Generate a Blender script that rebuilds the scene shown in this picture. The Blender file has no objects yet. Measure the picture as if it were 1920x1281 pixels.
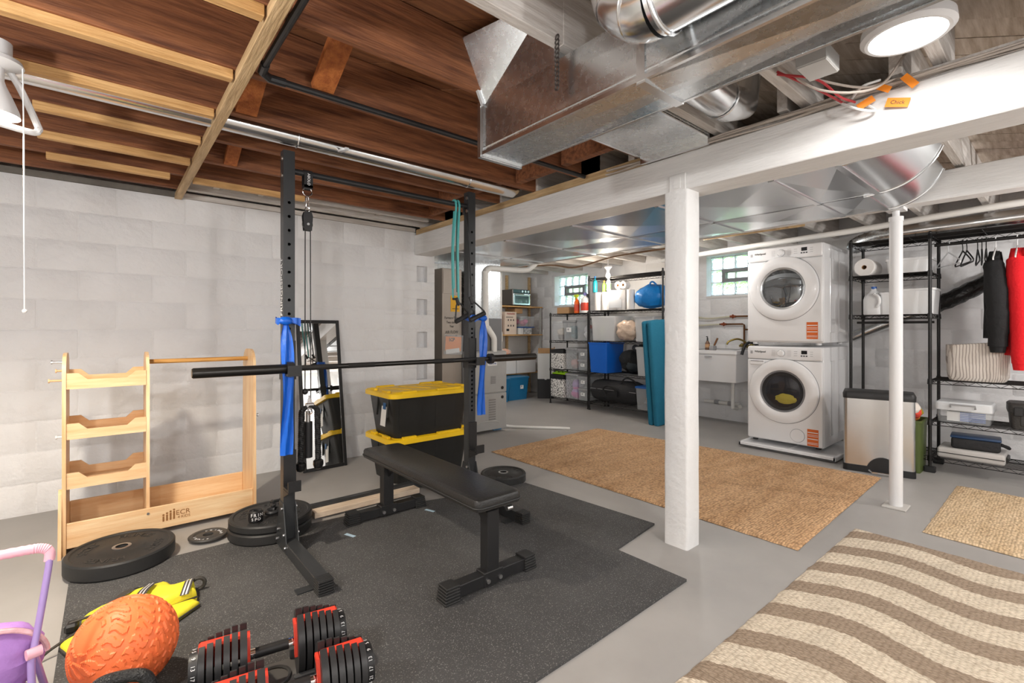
import bpy, bmesh, math, random
from mathutils import Vector, Matrix, noise
R=random.Random(7)
PI=math.pi
scene=bpy.context.scene
COL=scene.collection
# ------------------------------------------------------------------ camera
cam_d=bpy.data.cameras.new('camera'); cam=bpy.data.objects.new('camera',cam_d); COL.objects.link(cam)
cam.location=(0,0,1.2); cam.rotation_euler=(PI/2,0,math.radians(-40.326))
cam_d.sensor_width=36; cam_d.lens=893/1920*36; cam_d.shift_y=-22.5/1920; cam_d.clip_start=.02
scene.camera=cam
# ------------------------------------------------------------------ view / world
vs=scene.view_settings; vs.view_transform='Standard'; vs.look='None'; vs.gamma=1; vs.use_curve_mapping=False
vs.exposure=0.6
w=bpy.data.worlds.new('world'); scene.world=w; w.use_nodes=True
w.node_tree.nodes['Background'].inputs[0].default_value=(.75,.88,1,1)
w.node_tree.nodes['Background'].inputs[1].default_value=5
# ------------------------------------------------------------------ lamps: disc light and shelf bulb, plus added fill bulbs
def point(name,loc,power,col=(1,.975,.95),r=.06):
    l=bpy.data.lights.new(name,'POINT'); l.energy=power; l.color=col; l.shadow_soft_size=r
    o=bpy.data.objects.new(name,l); COL.objects.link(o); o.location=loc; return o
def disc_lamp(name,loc,power,col=(1,.97,.93),size=.2):
    l=bpy.data.lights.new(name,'AREA'); l.shape='DISK'; l.size=size; l.energy=power; l.color=col
    o=bpy.data.objects.new(name,l); COL.objects.link(o); o.location=loc; return o
LDISC=[((2.04,.36,2.19),6)]                       # the disc light in view
LFILL=[((-.8,-.8,1.75),52),((1.0,-1.5,1.75),48),((3.4,-1.4,1.75),44),((-1.0,1.3,1.75),46),((4.76,2.62,2.06),15),((3.93,5.45,2.06),20),((4.7,-.7,1.75),30)]   # bare bulbs added for even fill: out of frame, behind post and upright
for p,e in LDISC: disc_lamp('disc_light_lamp',(p[0],p[1],p[2]-.03),e)
for p,e in LFILL: point('fill_bulb_lamp',p,e)
point('shelf_bulb_lamp',(5.45,4.3,1.86),12,(1,.88,.74),.04)

# ------------------------------------------------------------------ helpers
def tag(o,label=None,cat=None,group=None,kind=None):
    if label: o['label']=label
    if cat: o['category']=cat
    if group: o['group']=group
    if kind: o['kind']=kind
    return o
def thing(name,label,cat,loc=(0,0,0),rz=0,group=None):
    o=bpy.data.objects.new(name,None); COL.objects.link(o); o.location=loc; o.rotation_euler=(0,0,rz)
    o.empty_display_size=.05
    return tag(o,label,cat,group)
def struct(name,loc=(0,0,0)):
    o=bpy.data.objects.new(name,None); COL.objects.link(o); o.location=loc; o['kind']='structure'; return o
def obj(name,me,mat=None,parent=None,loc=(0,0,0),rot=(0,0,0)):
    o=bpy.data.objects.new(name,me); COL.objects.link(o)
    if mat is not None and not me.materials: me.materials.append(mat)
    if parent: o.parent=parent
    o.location=loc; o.rotation_euler=rot
    return o
def copy_tree(o,parent=None):
    c=o.copy(); COL.objects.link(c)
    if parent: c.parent=parent
    for ch in list(o.children): copy_tree(ch,c)
    return c
class MB:
    def __init__(s): s.bm=bmesh.new()
    def _m(s,vs,M):
        for v in vs: v.co=M@v.co
    def box(s,c,size,rot=(0,0,0),bev=0,seg=1):
        r=bmesh.ops.create_cube(s.bm,size=1); vs=r['verts']
        for v in vs: v.co=Vector((v.co.x*size[0],v.co.y*size[1],v.co.z*size[2]))
        if bev:
            es=list({e for v in vs for e in v.link_edges})
            rr=bmesh.ops.bevel(s.bm,geom=es,offset=bev,segments=seg,affect='EDGES',profile=.5)
            vs=list({v for v in rr['verts']}|{v for v in vs if v.is_valid})
        M=Matrix.Translation(c)@Euler3(rot)
        s._m(vs,M); return s
    def b2(s,lo,hi,bev=0,seg=1):
        return s.box([(a+b)/2 for a,b in zip(lo,hi)],[abs(b-a) for a,b in zip(lo,hi)],(0,0,0),bev,seg)
    def ring(s,pts): return [s.bm.verts.new(p) for p in pts]
    def loft(s,loops,closed=True,cap0=True,cap1=True):
        rs=[s.ring(l) for l in loops]; n=len(loops[0])
        for a,b in zip(rs,rs[1:]):
            for i in range(n if closed else n-1):
                j=(i+1)%n
                s.bm.faces.new((a[i],a[j],b[j],b[i]))
        if cap0 and closed: s.bm.faces.new(list(reversed(rs[0])))
        if cap1 and closed: s.bm.faces.new(rs[-1])
        return s
    def cyl(s,p0,p1,r,r2=None,n=16,caps=True):
        p0=Vector(p0);p1=Vector(p1); r2=r if r2 is None else r2
        z=(p1-p0).normalized(); x=z.orthogonal().normalized(); y=z.cross(x)
        c=[(math.cos(2*PI*i/n),math.sin(2*PI*i/n)) for i in range(n)]
        return s.loft([[p0+(x*a+y*b)*r for a,b in c],[p1+(x*a+y*b)*r2 for a,b in c]],True,caps,caps)
    def tube(s,pts,r,n=8,closed=False,flat=None):
        P=[Vector(p) for p in pts]; m=len(P); loops=[]; x=None
        for i in range(m):
            if closed: t=(P[(i+1)%m]-P[i-1])
            else: t=P[min(i+1,m-1)]-P[max(i-1,0)]
            t.normalize()
            if x is None: x=t.orthogonal().normalized()
            else:
                x=x-t*x.dot(t)
                x=x.normalized() if x.length>1e-6 else t.orthogonal().normalized()
            y=t.cross(x); rr=r[i] if isinstance(r,(list,tuple)) else r
            loops.append([P[i]+(x*math.cos(2*PI*k/n)+y*math.sin(2*PI*k/n))*rr for k in range(n)])
        if closed:
            rs=[s.ring(l) for l in loops]
            for i in range(m):
                a,b=rs[i],rs[(i+1)%m]
                for k in range(n):
                    j=(k+1)%n; s.bm.faces.new((a[k],a[j],b[j],b[k]))
            return s
        return s.loft(loops)
    def lathe(s,prof,n=32,M=Matrix(),cap=True):
        loops=[[M@Vector((r*math.cos(2*PI*i/n),r*math.sin(2*PI*i/n),z)) for i in range(n)] for r,z in prof]
        return s.loft(loops,True,cap,cap)
    def prism(s,poly,lo,hi,axis='z',M=Matrix()):
        def q(a,b,c): return M@Vector({'z':(a,b,c),'y':(a,c,b),'x':(c,a,b)}[axis])
        return s.loft([[q(a,b,lo) for a,b in poly],[q(a,b,hi) for a,b in poly]])
    def sphere(s,c,r,sc=(1,1,1),u=20,v=12,fn=None):
        r_=bmesh.ops.create_uvsphere(s.bm,u_segments=u,v_segments=v,radius=1)
        for x in r_['verts']:
            d=x.co.copy(); k=r*(fn(d) if fn else 1)
            x.co=Vector((c[0]+d.x*k*sc[0],c[1]+d.y*k*sc[1],c[2]+d.z*k*sc[2]))
        return s
    def torus(s,c,Rr,r,axis='z',n=24,m=8,a0=0,a1=2*PI):
        full=abs(a1-a0-2*PI)<1e-4; pts=[]
        k=n if full else n+1
        for i in range(k):
            a=a0+(a1-a0)*i/n; u,v=Rr*math.cos(a),Rr*math.sin(a)
            pts.append(Vector(c)+Vector({'z':(u,v,0),'y':(u,0,v),'x':(0,u,v)}[axis]))
        return s.tube(pts,r,m,full)
    def grid(s,fn,nu,nv):
        vs=[[s.bm.verts.new(fn(i/nu,j/nv)) for j in range(nv+1)] for i in range(nu+1)]
        for i in range(nu):
            for j in range(nv): s.bm.faces.new((vs[i][j],vs[i+1][j],vs[i+1][j+1],vs[i][j+1]))
        return s
    def xf(s,M): bmesh.ops.transform(s.bm,matrix=M,verts=s.bm.verts); return s
    def mesh(s,name='m',smooth=35):
        bmesh.ops.recalc_face_normals(s.bm,faces=s.bm.faces)
        me=bpy.data.meshes.new(name); s.bm.to_mesh(me); s.bm.free()
        if smooth:
            me.shade_smooth(); me.set_sharp_from_angle(angle=math.radians(smooth))
        return me
    def build(s,name,mat,parent=None,loc=(0,0,0),rot=(0,0,0),smooth=35,label=None):
        o=obj(name,s.mesh(name,smooth),mat,parent,loc,rot)
        if label: o['label']=label
        return o
def Euler3(r):
    from mathutils import Euler
    return Euler(r).to_matrix().to_4x4()
def T(x,y,z): return Matrix.Translation((x,y,z))
def RZ(a): return Matrix.Rotation(a,4,'Z')
def RX(a): return Matrix.Rotation(a,4,'X')
def RY(a): return Matrix.Rotation(a,4,'Y')
def rrect(w,d,r,n=4,cx=0,cy=0):
    out=[]
    for sx,sy,a0 in ((1,1,0),(-1,1,PI/2),(-1,-1,PI),(1,-1,1.5*PI)):
        for i in range(n+1):
            a=a0+PI/2*i/n; out.append((cx+sx*(w/2-r)+r*math.cos(a),cy+sy*(d/2-r)+r*math.sin(a)))
    return out
def smooth_path(pts,k=6):
    P=[Vector(p) for p in pts]; out=[]
    Q=[P[0]*2-P[1]]+P+[P[-1]*2-P[-2]]
    for i in range(1,len(Q)-2):
        a,b,c,d=Q[i-1],Q[i],Q[i+1],Q[i+2]
        for j in range(k):
            t=j/k; out.append(.5*((2*b)+(c-a)*t+(2*a-5*b+4*c-d)*t*t+(3*b-a-3*c+d)*t**3))
    out.append(P[-1]); return out
_txt={}
def text(s,size,mat,parent,M,name='lettering',ex=.0006,sx=1,bold=0):
    cu=bpy.data.curves.new('t','FONT'); cu.body=s; cu.size=size; cu.extrude=ex; cu.align_x='CENTER'; cu.align_y='CENTER'; cu.resolution_u=3; cu.offset=bold
    o=bpy.data.objects.new('t',cu); COL.objects.link(o)
    dg=bpy.context.evaluated_depsgraph_get(); me=bpy.data.meshes.new_from_object(o.evaluated_get(dg))
    bpy.data.objects.remove(o)
    me.transform(M@Matrix.Diagonal((sx,1,1,1)))
    return obj(name,me,mat,parent)
# text planes: FRONT_Y -> readable by someone looking towards +Y ; FRONT_X -> looking towards +X
FRONT_Y=RX(PI/2)
FRONT_X=RZ(-PI/2)@RX(PI/2)

# ------------------------------------------------------------------ materials
MATS={}
def mat(name,col,rough=.5,metal=0,var=None,bump=None,spec=.5,trans=0,coat=0,alpha=1,emis=0,stretch=None,sheen=0,rnd=0,ior=1.45,col2=None,rvar=0):
    """col base colour; var=(scale,amount) noise variation (towards col2 if given); bump=(scale,strength[,detail])"""
    if name in MATS: return MATS[name]
    m=bpy.data.materials.new(name); m.use_nodes=True; nt=m.node_tree; N=nt.nodes; L=nt.links
    b=N['Principled BSDF']; c=(*col,1)
    b.inputs['Base Color'].default_value=c; b.inputs['Roughness'].default_value=rough; b.inputs['Metallic'].default_value=metal
    b.inputs['Specular IOR Level'].default_value=spec; b.inputs['Transmission Weight'].default_value=trans; b.inputs['IOR'].default_value=ior
    b.inputs['Coat Weight'].default_value=coat; b.inputs['Alpha'].default_value=alpha; b.inputs['Sheen Weight'].default_value=sheen
    if emis: b.inputs['Emission Color'].default_value=c; b.inputs['Emission Strength'].default_value=emis
    tc=N.new('ShaderNodeTexCoord'); mp=N.new('ShaderNodeMapping'); L.new(tc.outputs['Object'],mp.inputs[0])
    if stretch: mp.inputs['Scale'].default_value=stretch
    if rnd:
        oi=N.new('ShaderNodeObjectInfo'); mm=N.new('ShaderNodeMath'); mm.operation='MULTIPLY'; mm.inputs[1].default_value=37*rnd
        L.new(oi.outputs['Random'],mm.inputs[0]); L.new(mm.outputs[0],mp.inputs['Location'])
    if var:
        n=N.new('ShaderNodeTexNoise'); n.inputs['Scale'].default_value=var[0]; n.inputs['Detail'].default_value=5; n.inputs['Roughness'].default_value=.6
        L.new(mp.outputs[0],n.inputs['Vector'])
        r=N.new('ShaderNodeValToRGB'); a=var[1]
        lo=col2 if col2 else tuple(x*(1-a) for x in col)
        r.color_ramp.elements[0].color=(*lo,1); r.color_ramp.elements[1].color=(*[min(1,x*(1+a)) for x in col],1)
        r.color_ramp.elements[0].position=.3; r.color_ramp.elements[1].position=.7
        L.new(n.outputs['Fac'],r.inputs[0]); L.new(r.outputs[0],b.inputs['Base Color'])
        if rvar:
            q=N.new('ShaderNodeMapRange'); q.inputs[3].default_value=max(.02,rough-rvar); q.inputs[4].default_value=rough+rvar
            L.new(n.outputs['Fac'],q.inputs[0]); L.new(q.outputs[0],b.inputs['Roughness'])
    if bump:
        n=N.new('ShaderNodeTexNoise'); n.inputs['Scale'].default_value=bump[0]; n.inputs['Detail'].default_value=bump[2] if len(bump)>2 else 4
        L.new(mp.outputs[0],n.inputs['Vector'])
        bp=N.new('ShaderNodeBump'); bp.inputs['Strength'].default_value=bump[1]; bp.inputs['Distance'].default_value=.02
        L.new(n.outputs['Fac'],bp.inputs['Height']); L.new(bp.outputs[0],b.inputs['Normal'])
    MATS[name]=m; return m
def ext(m): return m.node_tree,m.node_tree.nodes,m.node_tree.links,m.node_tree.nodes['Principled BSDF']
def wood(name,c1,c2,axis='x',rough=.6,scale=1,bumps=.25):
    st={'x':(1.2,14,14),'y':(14,1.2,14),'z':(14,14,1.2)}[axis]
    m=mat(name,c2,rough,var=(3*scale,.0),bump=(9*scale,bumps),stretch=st,rnd=1,col2=c1,rvar=.08)
    return m
SR=lambda h:tuple(((int(h[i:i+2],16)/255)/12.92 if int(h[i:i+2],16)/255<=.04045 else (((int(h[i:i+2],16)/255)+.055)/1.055)**2.4) for i in (0,2,4))

m_wall=mat('white_block_paint',(.79,.79,.80),.6,var=(2.5,.03),bump=(16,.55,9),rnd=1)
m_wall2=mat('wall_plaster',(.62,.62,.61),.7,var=(1.5,.08),bump=(14,.2))
m_joint=mat('mortar_paint',(.78,.78,.79),.7,bump=(40,.4))
m_floor=mat('floor_paint',(.36,.345,.33),.48,var=(1.3,.12),bump=(7,.05),rvar=.12)
m_joist=wood('old_joist_wood',SR('5a3422'),SR('9c6542'),'x',.7)
m_joistdk=wood('old_subfloor_wood',SR('623a25'),SR('96643f'),'x',.75)
m_joistw=wood('painted_joist_wood',SR('b9b1aa'),SR('dedad6'),'x',.6)
m_plankw=wood('painted_subfloor',SR('a3927f'),SR('d9cfc4'),'x',.65)
m_strip=wood('pale_furring_wood',SR('b98a52'),SR('e0b47a'),'x',.6)
m_stripy=wood('pale_furring_wood_y',SR('a5875f'),SR('d6b98e'),'y',.6)
m_block=wood('orange_blocking_wood',SR('84441f'),SR('b06a35'),'z',.6)
m_beam=mat('white_beam_paint',(.74,.735,.73),.55,var=(4,.05),bump=(12,.2),stretch=(8,1,8))
m_galv=mat('galvanised_sheet',(.70,.73,.75),.27,1,var=(30,.05),bump=(2.0,.02,1),rvar=.05)
m_galvf=mat('smooth_galvanised',(.72,.75,.77),.26,1)
m_galv2=mat('galvanised_pipe',(.74,.75,.76),.22,1,var=(10,.05))
m_steel=mat('steel',(.66,.66,.66),.28,1)
m_chrome=mat('chrome',(.85,.85,.86),.08,1)
m_stain=mat('brushed_stainless',(.66,.66,.66),.27,1,var=(2,.04))
m_blackm=mat('black_powder_coat',(.016,.016,.017),.42,bump=(240,.06))
m_blackp=mat('black_plastic',(.014,.014,.015),.45)
m_rubber=mat('black_rubber',(.022,.022,.022),.5,bump=(120,.05))
m_pvc=mat('white_pvc',(.78,.77,.74),.35)
m_white=mat('white_enamel',(.80,.80,.81),.22,coat=.3)
m_whitep=mat('white_plastic',(.76,.76,.77),.4)
m_birch=wood('birch_ply',SR('d6a878'),SR('e8cba2'),'x',.42,.8,.08)
m_birchz=wood('birch_ply_upright',SR('d6a878'),SR('ebcfa6'),'z',.42,.8,.08)
m_paper=mat('white_paper',(.78,.78,.77),.7)
m_ink=mat('black_ink',(.02,.02,.02),.6)
m_whiteink=mat('white_ink',(.85,.85,.85),.6)
m_card=mat('cardboard',SR('b48d64'),.8,var=(8,.08))
m_clear=mat('clear_plastic',(.80,.83,.85),.2,alpha=.2,spec=.6)
m_clearw=mat('milky_plastic',(.82,.83,.84),.3,alpha=.5)
m_glass=mat('glass_clear',(.95,.97,.98),.03,trans=1)
m_orange=mat('orange_rubber',SR('f87842'),.5,bump=(60,.06))
m_yellow=mat('yellow_plastic',SR('f0c419'),.42)
# ================================================================== SETTING
YW=4.376; XW=6.25; YB=6.8; X0=-1.7; Y0=-2.3; JZ=2.22; SUB=2.44
fl=MB(); fl.b2((X0-.2,Y0-.2,-.2),(XW+.3,YB+.3,0)); tag(fl.build('floor',m_floor),kind='structure')
# --- rendered block walls
def block_wall(root,axis,pos,out,a0,a1,z0,z1,holes=(),seed=1,shift=0.,L=.405,Hc=.2,dep=.05):
    """blocks as children of root; axis 'x' = wall runs along x at y=pos; out=+-1 direction of the room"""
    rr=random.Random(seed); cache={}
    nz=int(math.ceil((z1-z0)/Hc)); g=.004
    def add(a,b,zl,zh):
        if b-a<.03 or zh-zl<.03: return
        key=(round(b-a,3),round(zh-zl,3))
        if key not in cache:
            sx,sz=key
            mb=MB(); mb.box((0,0,0),(sx-g,dep,sz-g) if axis=='x' else (dep,sx-g,sz-g),bev=.009,seg=2); cache[key]=mb.mesh('block')
        j=rr.uniform(-.0015,.0015)
        c=((a+b)/2,(zl+zh)/2); off=pos-out*(dep/2)+j
        obj('block',cache[key],m_wall,root,(c[0],off,c[1]) if axis=='x' else (off,c[0],c[1]))
    def cut(a,b,zl,zh):
        for h in holes:
            if a<h[1]-1e-4 and b>h[0]+1e-4 and zl<h[3]-1e-4 and zh>h[2]+1e-4:
                if zl<h[2]-.01: cut(a,b,zl,h[2])
                if zh>h[3]+.01: cut(a,b,h[3],zh)
                zl2,zh2=max(zl,h[2]),min(zh,h[3])
                if a<h[0]-.01: cut(a,h[0],zl2,zh2)
                if b>h[1]+.01: cut(h[1],b,zl2,zh2)
                return
        add(a,b,zl,zh)
    for k in range(nz):
        zl=z0+k*Hc; zh=min(z1,zl+Hc)
        a=a0-(L/2 if k%2 else 0)+shift-L
        while a<a1:
            lo,hi=max(a,a0),min(a+L,a1)
            if hi-lo>.02: cut(lo,hi,zl,zh)
            a+=L
wl=struct('wall_left')
niches=[(2.43,2.55,z-.082,z+.082) for z in (1.775,1.434,1.093,.762)]
m=MB()
zs=[0]+[v for n in sorted(niches,key=lambda q:q[2]) for v in (n[2],n[3])]+[2.195]
m.b2((X0,YW+.003,0),(2.43,YW+.25,2.195)); m.b2((2.55,YW+.003,0),(2.64,YW+.25,2.195))
for i in range(0,len(zs)-1,2): m.b2((2.43,YW+.003,zs[i]),(2.55,YW+.25,zs[i+1]))
m.b2((2.42,YW+.07,0),(2.56,YW+.24,2.19))
m.build('mortar',m_joint,wl)
block_wall(wl,'x',YW,-1,X0,2.64,0,2.195,niches,3,.13)
m=MB(); m.b2((.42,YW-.02,2.197),(2.4,YW+.25,2.235)); m.build('sill_plate',m_joistw,wl)
m=MB(); m.b2((X0,YW-.02,2.197),(.42,YW+.25,2.235)); m.build('sill_plate',mat('grey_sill_wood',SR('6f6a63'),.7,var=(6,.25),bump=(20,.3)),wl)
wr=struct('wall_right')
W1=(5.37,6.16,1.62,2.165); W2=(2.42,3.25,1.64,2.195)
m=MB()
for a,b in ((Y0,W2[0]),(W2[1],W1[0]),(W1[1],YB+.2)): m.b2((XW+.003,a,0),(XW+.3,b,2.46))
for q in (W1,W2): m.b2((XW+.003,q[0],0),(XW+.3,q[1],q[2])); m.b2((XW+.003,q[0],q[3]),(XW+.3,q[1],2.46))
m.build('mortar',m_joint,wr)
block_wall(wr,'y',XW,-1,-.3,YB,0,2.2,[W1,W2],5,.05)
for nm,lo,hi in (('wall_recess',(2.64,YB,0),(XW+.3,YB+.2,2.46)),('wall_return',(2.44,YW+.25,0),(2.64,YB+.2,2.46)),
                 ('wall_rear',(X0-.2,Y0-.2,0),(XW+.3,Y0,2.46)),('wall_side',(X0-.2,Y0,0),(X0,YW+.25,2.46))):
    mb=MB(); mb.b2(lo,hi); tag(mb.build(nm,m_wall2),kind='structure')
m=MB(); m.b2((X0,YW+.25,2.195),(2.64,YW+.45,2.46)); tag(m.build('wall_rim',m_wall2),kind='structure')
# --- glass block windows
def gb_mat():
    m=mat('glass_block',(.80,.92,.95),.12,trans=.9,bump=(28,.9,2),ior=1.3); return m
m_gblock=gb_mat(); m_vent=mat('vent_frame_grey',SR('85878a'),.5); m_vpane=mat('vent_pane',(.75,.85,.7),.3,trans=.85,ior=1.1)
def gwindow(nm,q,cols,vc):
    y0,y1,z0,z1=q; root=struct(nm,(XW+.16,(y0+y1)/2,z0)); cw=(y1-y0)/cols; ch=(z1-z0-.04)/3
    mb=MB(); mb.box((0,0,0),(.08,cw-.012,ch-.012),bev=.012,seg=2); me=mb.mesh('glass_block')
    for i in range(cols):
        for k in range(3):
            if k==1 and vc[0]<=i<=vc[1]: continue
            obj('glass_block',me,m_gblock,root,(0,y1-(i+.5)*cw-(y0+y1)/2,.03+(k+.5)*ch))
    gr=MB()
    for i in range(cols+1): gr.box((0,y1-i*cw-(y0+y1)/2,(z1-z0)/2),(.05,.012,z1-z0))
    for k in range(4): gr.box((0,0,.03+k*ch),(.05,y1-y0,.012))
    gr.build('grout',m_paper,root)
    vy1=y1-vc[0]*cw-(y0+y1)/2; vy0=y1-(vc[1]+1)*cw-(y0+y1)/2; vz=.03+1.5*ch
    f=MB(); t=.045
    f.b2((-.06,vy0,vz-ch/2),(.03,vy1,vz-ch/2+t)); f.b2((-.06,vy0,vz+ch/2-t),(.03,vy1,vz+ch/2)); f.b2((-.06,vy0,vz-ch/2+t),(.03,vy0+t,vz+ch/2-t)); f.b2((-.06,vy1-t,vz-ch/2+t),(.03,vy1,vz+ch/2-t))
    f.build('vent_frame',m_vent,root)
    p=MB(); p.box((0,(vy0+vy1)/2,vz),(.012,vy1-vy0-2*t,ch-2*t)); p.build('vent_pane',m_vpane,root)
    s=MB(); s.b2((-.17,-(y1-y0)/2,-.02),(-.0,(y1-y0)/2,.012),.004); s.build('window_sill',m_beam,root)
gwindow('window_1',W1,5,(1,3)); gwindow('window_2',W2,5,(1,3))
# outside bank seen through the glass
m=MB(); m.grid(lambda a,b:Vector((XW+.9+a*4,-1+b*10,1.2+a*.9+.1*noise.noise((a*9,b*30,0)))),12,30); tag(m.build('grass_bank',mat('lawn',SR('6f9a3c'),.9,var=(6,.4))),'green grass bank outside behind the glass block windows','grass',kind='stuff')
# --- ceiling: planks, joists, strips
ce=struct('ceiling')
m=MB(); m.b2((X0-.2,Y0-.2,SUB+.03),(XW+.3,YB+.3,SUB+.2)); m.build('floor_deck',m_joistdk,ce)
def clip_plank(c,wd,xa,xb,ya,yb):
    # diagonal plank x+y between c and c+wd, clipped to a rectangle
    P=[(xa,ya),(xb,ya),(xb,yb),(xa,yb)]
    def cl(P,f):
        o=[]
        for i in range(len(P)):
            a,b=P[i],P[(i+1)%len(P)]; fa,fb=f(a),f(b)
            if fa>=0: o.append(a)
            if (fa>=0)!=(fb>=0): t=fa/(fa-fb); o.append((a[0]+(b[0]-a[0])*t,a[1]+(b[1]-a[1])*t))
        return o
    P=cl(P,lambda p:p[0]+p[1]-c)
    return cl(P,lambda p:c+wd-p[0]-p[1]) if P else P
for (xa,xb,ya,yb,mt,wd) in ((X0,2.45,1.25,YW+.2,m_joistdk,.19),(X0,1.24,Y0,1.25,m_joistdk,.19),(1.24,2.45,Y0,1.25,m_plankw,.19),(2.45,XW,Y0,YB,m_plankw,.19)):
    c=xa+ya-.1
    while c<xb+yb:
        P=clip_plank(c+.004,wd-.008,xa,xb,ya,yb)
        if len(P)>=3:
            j=R.uniform(0,.006); mb=MB(); mb.prism(P,SUB+j,SUB+.03); mb.build('plank',mt,ce,smooth=0)
        c+=wd
JY=[4.2,3.82,3.42,3.0,2.58,2.14,1.66,1.2,.79,.33,-.1,-.5,-.92,-1.34,-1.76]
jw=.045
def joist(x0,x1,y,mt,bot=JZ):
    mb=MB(); mb.box((0,0,0),(x1-x0,jw,SUB-bot),bev=.003); mb.build('joist',mt,ce,((x0+x1)/2,y,(SUB+bot)/2))
for y in JY:
    if y>4: joist(X0,.42,y,m_joist); joist(.42,2.6,y,m_joistw)
    elif y>1.3: joist(X0,2.6,y,m_joist)
    elif y>1.1: joist(X0,1.24,y,m_joistw); joist(1.24,2.6,y,m_joistw)
    else: joist(X0,2.6,y,m_joist if y<0 else m_joistw)
for y in [-1.7+.42*i for i in range(20)]: joist(2.4,XW,y+.06,m_joistw)
# white boards nailed in the last bay by the wall
for (x0,x1,y0,y1,z0,z1) in ((.46,2.35,4.245,4.36,2.25,2.27),(.46,2.35,4.0,4.04,2.235,2.44),(.46,2.4,3.862,3.88,2.235,2.42)):
    mb=MB(); mb.b2((x0,y0,z0),(x1,y1,z1)); mb.build('painted_board',m_joistw,ce)
for x in (.62,.92,1.9):
    mb=MB(); mb.box((x,4.1,2.3),(.04,.16,.09)); mb.build('painted_block',m_joistw,ce)
# furring strips
for y,x0,x1 in ((2.15,X0,.375),(2.585,X0,.375),(3.0,-.255,.375),(3.42,-.275,.375),(3.82,-.27,.31),(1.66,X0,.375),(3.82,.435,1.15)):
    mb=MB(); mb.box((0,0,0),(x1-x0,.04,.038),bev=.002); mb.build('furring_strip',m_strip,ce,((x0+x1)/2,y,JZ-.019))
mb=MB(); mb.box((0,0,0),(.045,3.2,.038),bev=.002); mb.build('furring_strip',m_stripy,ce,(.405,2.77,JZ-.019))
# blocking / bridging between joists
for x,y,h,wd in ((.50,2.36,.2,.09),(.70,1.9,.2,.09),(.58,3.21,.16,.07),(2.15,2.8,.15,.04),(2.1,3.2,.16,.04),(2.22,2.36,.17,.05),(2.2,1.9,.17,.05),(2.25,3.62,.17,.04)):
    mb=MB(); mb.box((0,0,0),(wd,.40,.03),rot=(-.46,0,0) if wd>.06 else (0,0,0)) if wd>.06 else mb.box((0,0,0),(wd,.37,h))
    mb.build('blocking',m_block if wd>.06 else m_joist,ce,(x,y,JZ+.1))
# --- main beam, its top plate, timber post, second beam, steel column
BX0,BX1,BZ0,BZ1=2.40,2.60,1.965,2.165
mb=MB()
mb.b2((BX0,-2.3,BZ0),(BX1,YW,BZ1),.004); tag(mb.build('ceiling_beam',m_beam),'long white painted timber beam carried by the timber post','beam')
mb=MB(); mb.b2((BX0+.01,1.62,BZ1),(BX0+.08,YW-.02,JZ)); o=tag(mb.build('beam_plate',m_stripy),'bare yellow wood plate lying on top of the white beam','timber')
mb=MB(); mb.b2((BX0+.03,-2.2,BZ1),(BX1,1.6,JZ-.004)); tag(mb.build('beam_packer',m_joistw),'dusty grey timber packer on top of the white beam','timber')
pr=[]
mb=MB(); sec=[]
for k in range(15):
    z=BZ0*k/14; j=lambda: R.uniform(-.005,.005)
    base=rrect(.135,.14,.012,2,2.455,1.42)
    dx,dy=j()*.3,j()*.3; sec.append([Vector((a+dx+R.uniform(-.0008,.0008),b+dy+R.uniform(-.0008,.0008),z)) for a,b in base])
mb.loft(sec); tag(mb.build('timber_post',mat('post_paint',(.76,.76,.76),.6,bump=(30,.3,6),var=(5,.03)),smooth=50),'rough white painted square timber post under the beam','post')
mb=MB(); mb.b2((BX0-.012,1.36,BZ0-.004),(BX0,1.46,BZ0+.09),.004); mb.b2((BX0-.016,1.39,BZ0+.01),(BX0-.012,1.43,BZ0+.07)); tag(mb.build('bracket_plate',m_beam),'small painted bracket plate where post meets beam','bracket')
mb=MB(); mb.b2((4.0,-2.2,2.02),(4.13,5.2,2.2),.004); tag(mb.build('ceiling_beam',m_beam),'greyish secondary ceiling beam on the thin round steel column','beam')
st=thing('steel_column','slim round white steel column between washer and wire rack','column',(4.065,.775,0))
mb=MB(); mb.cyl((0,0,.012),(0,0,1.93),.037,n=24); mb.build('shaft',m_whitep,st)
mb=MB(); mb.box((0,0,.006),(.15,.13,.012),bev=.003); mb.build('base_plate',mat('dirty_white',(.55,.53,.5),.6),st)
mb=MB(); mb.cyl((0,0,1.93),(0,0,1.96),.041,n=24); mb.cyl((0,0,1.96),(0,0,2.0),.02,n=12); mb.box((0,0,2.01),(.12,.1,.02)); mb.build('cap',m_whitep,st)
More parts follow.
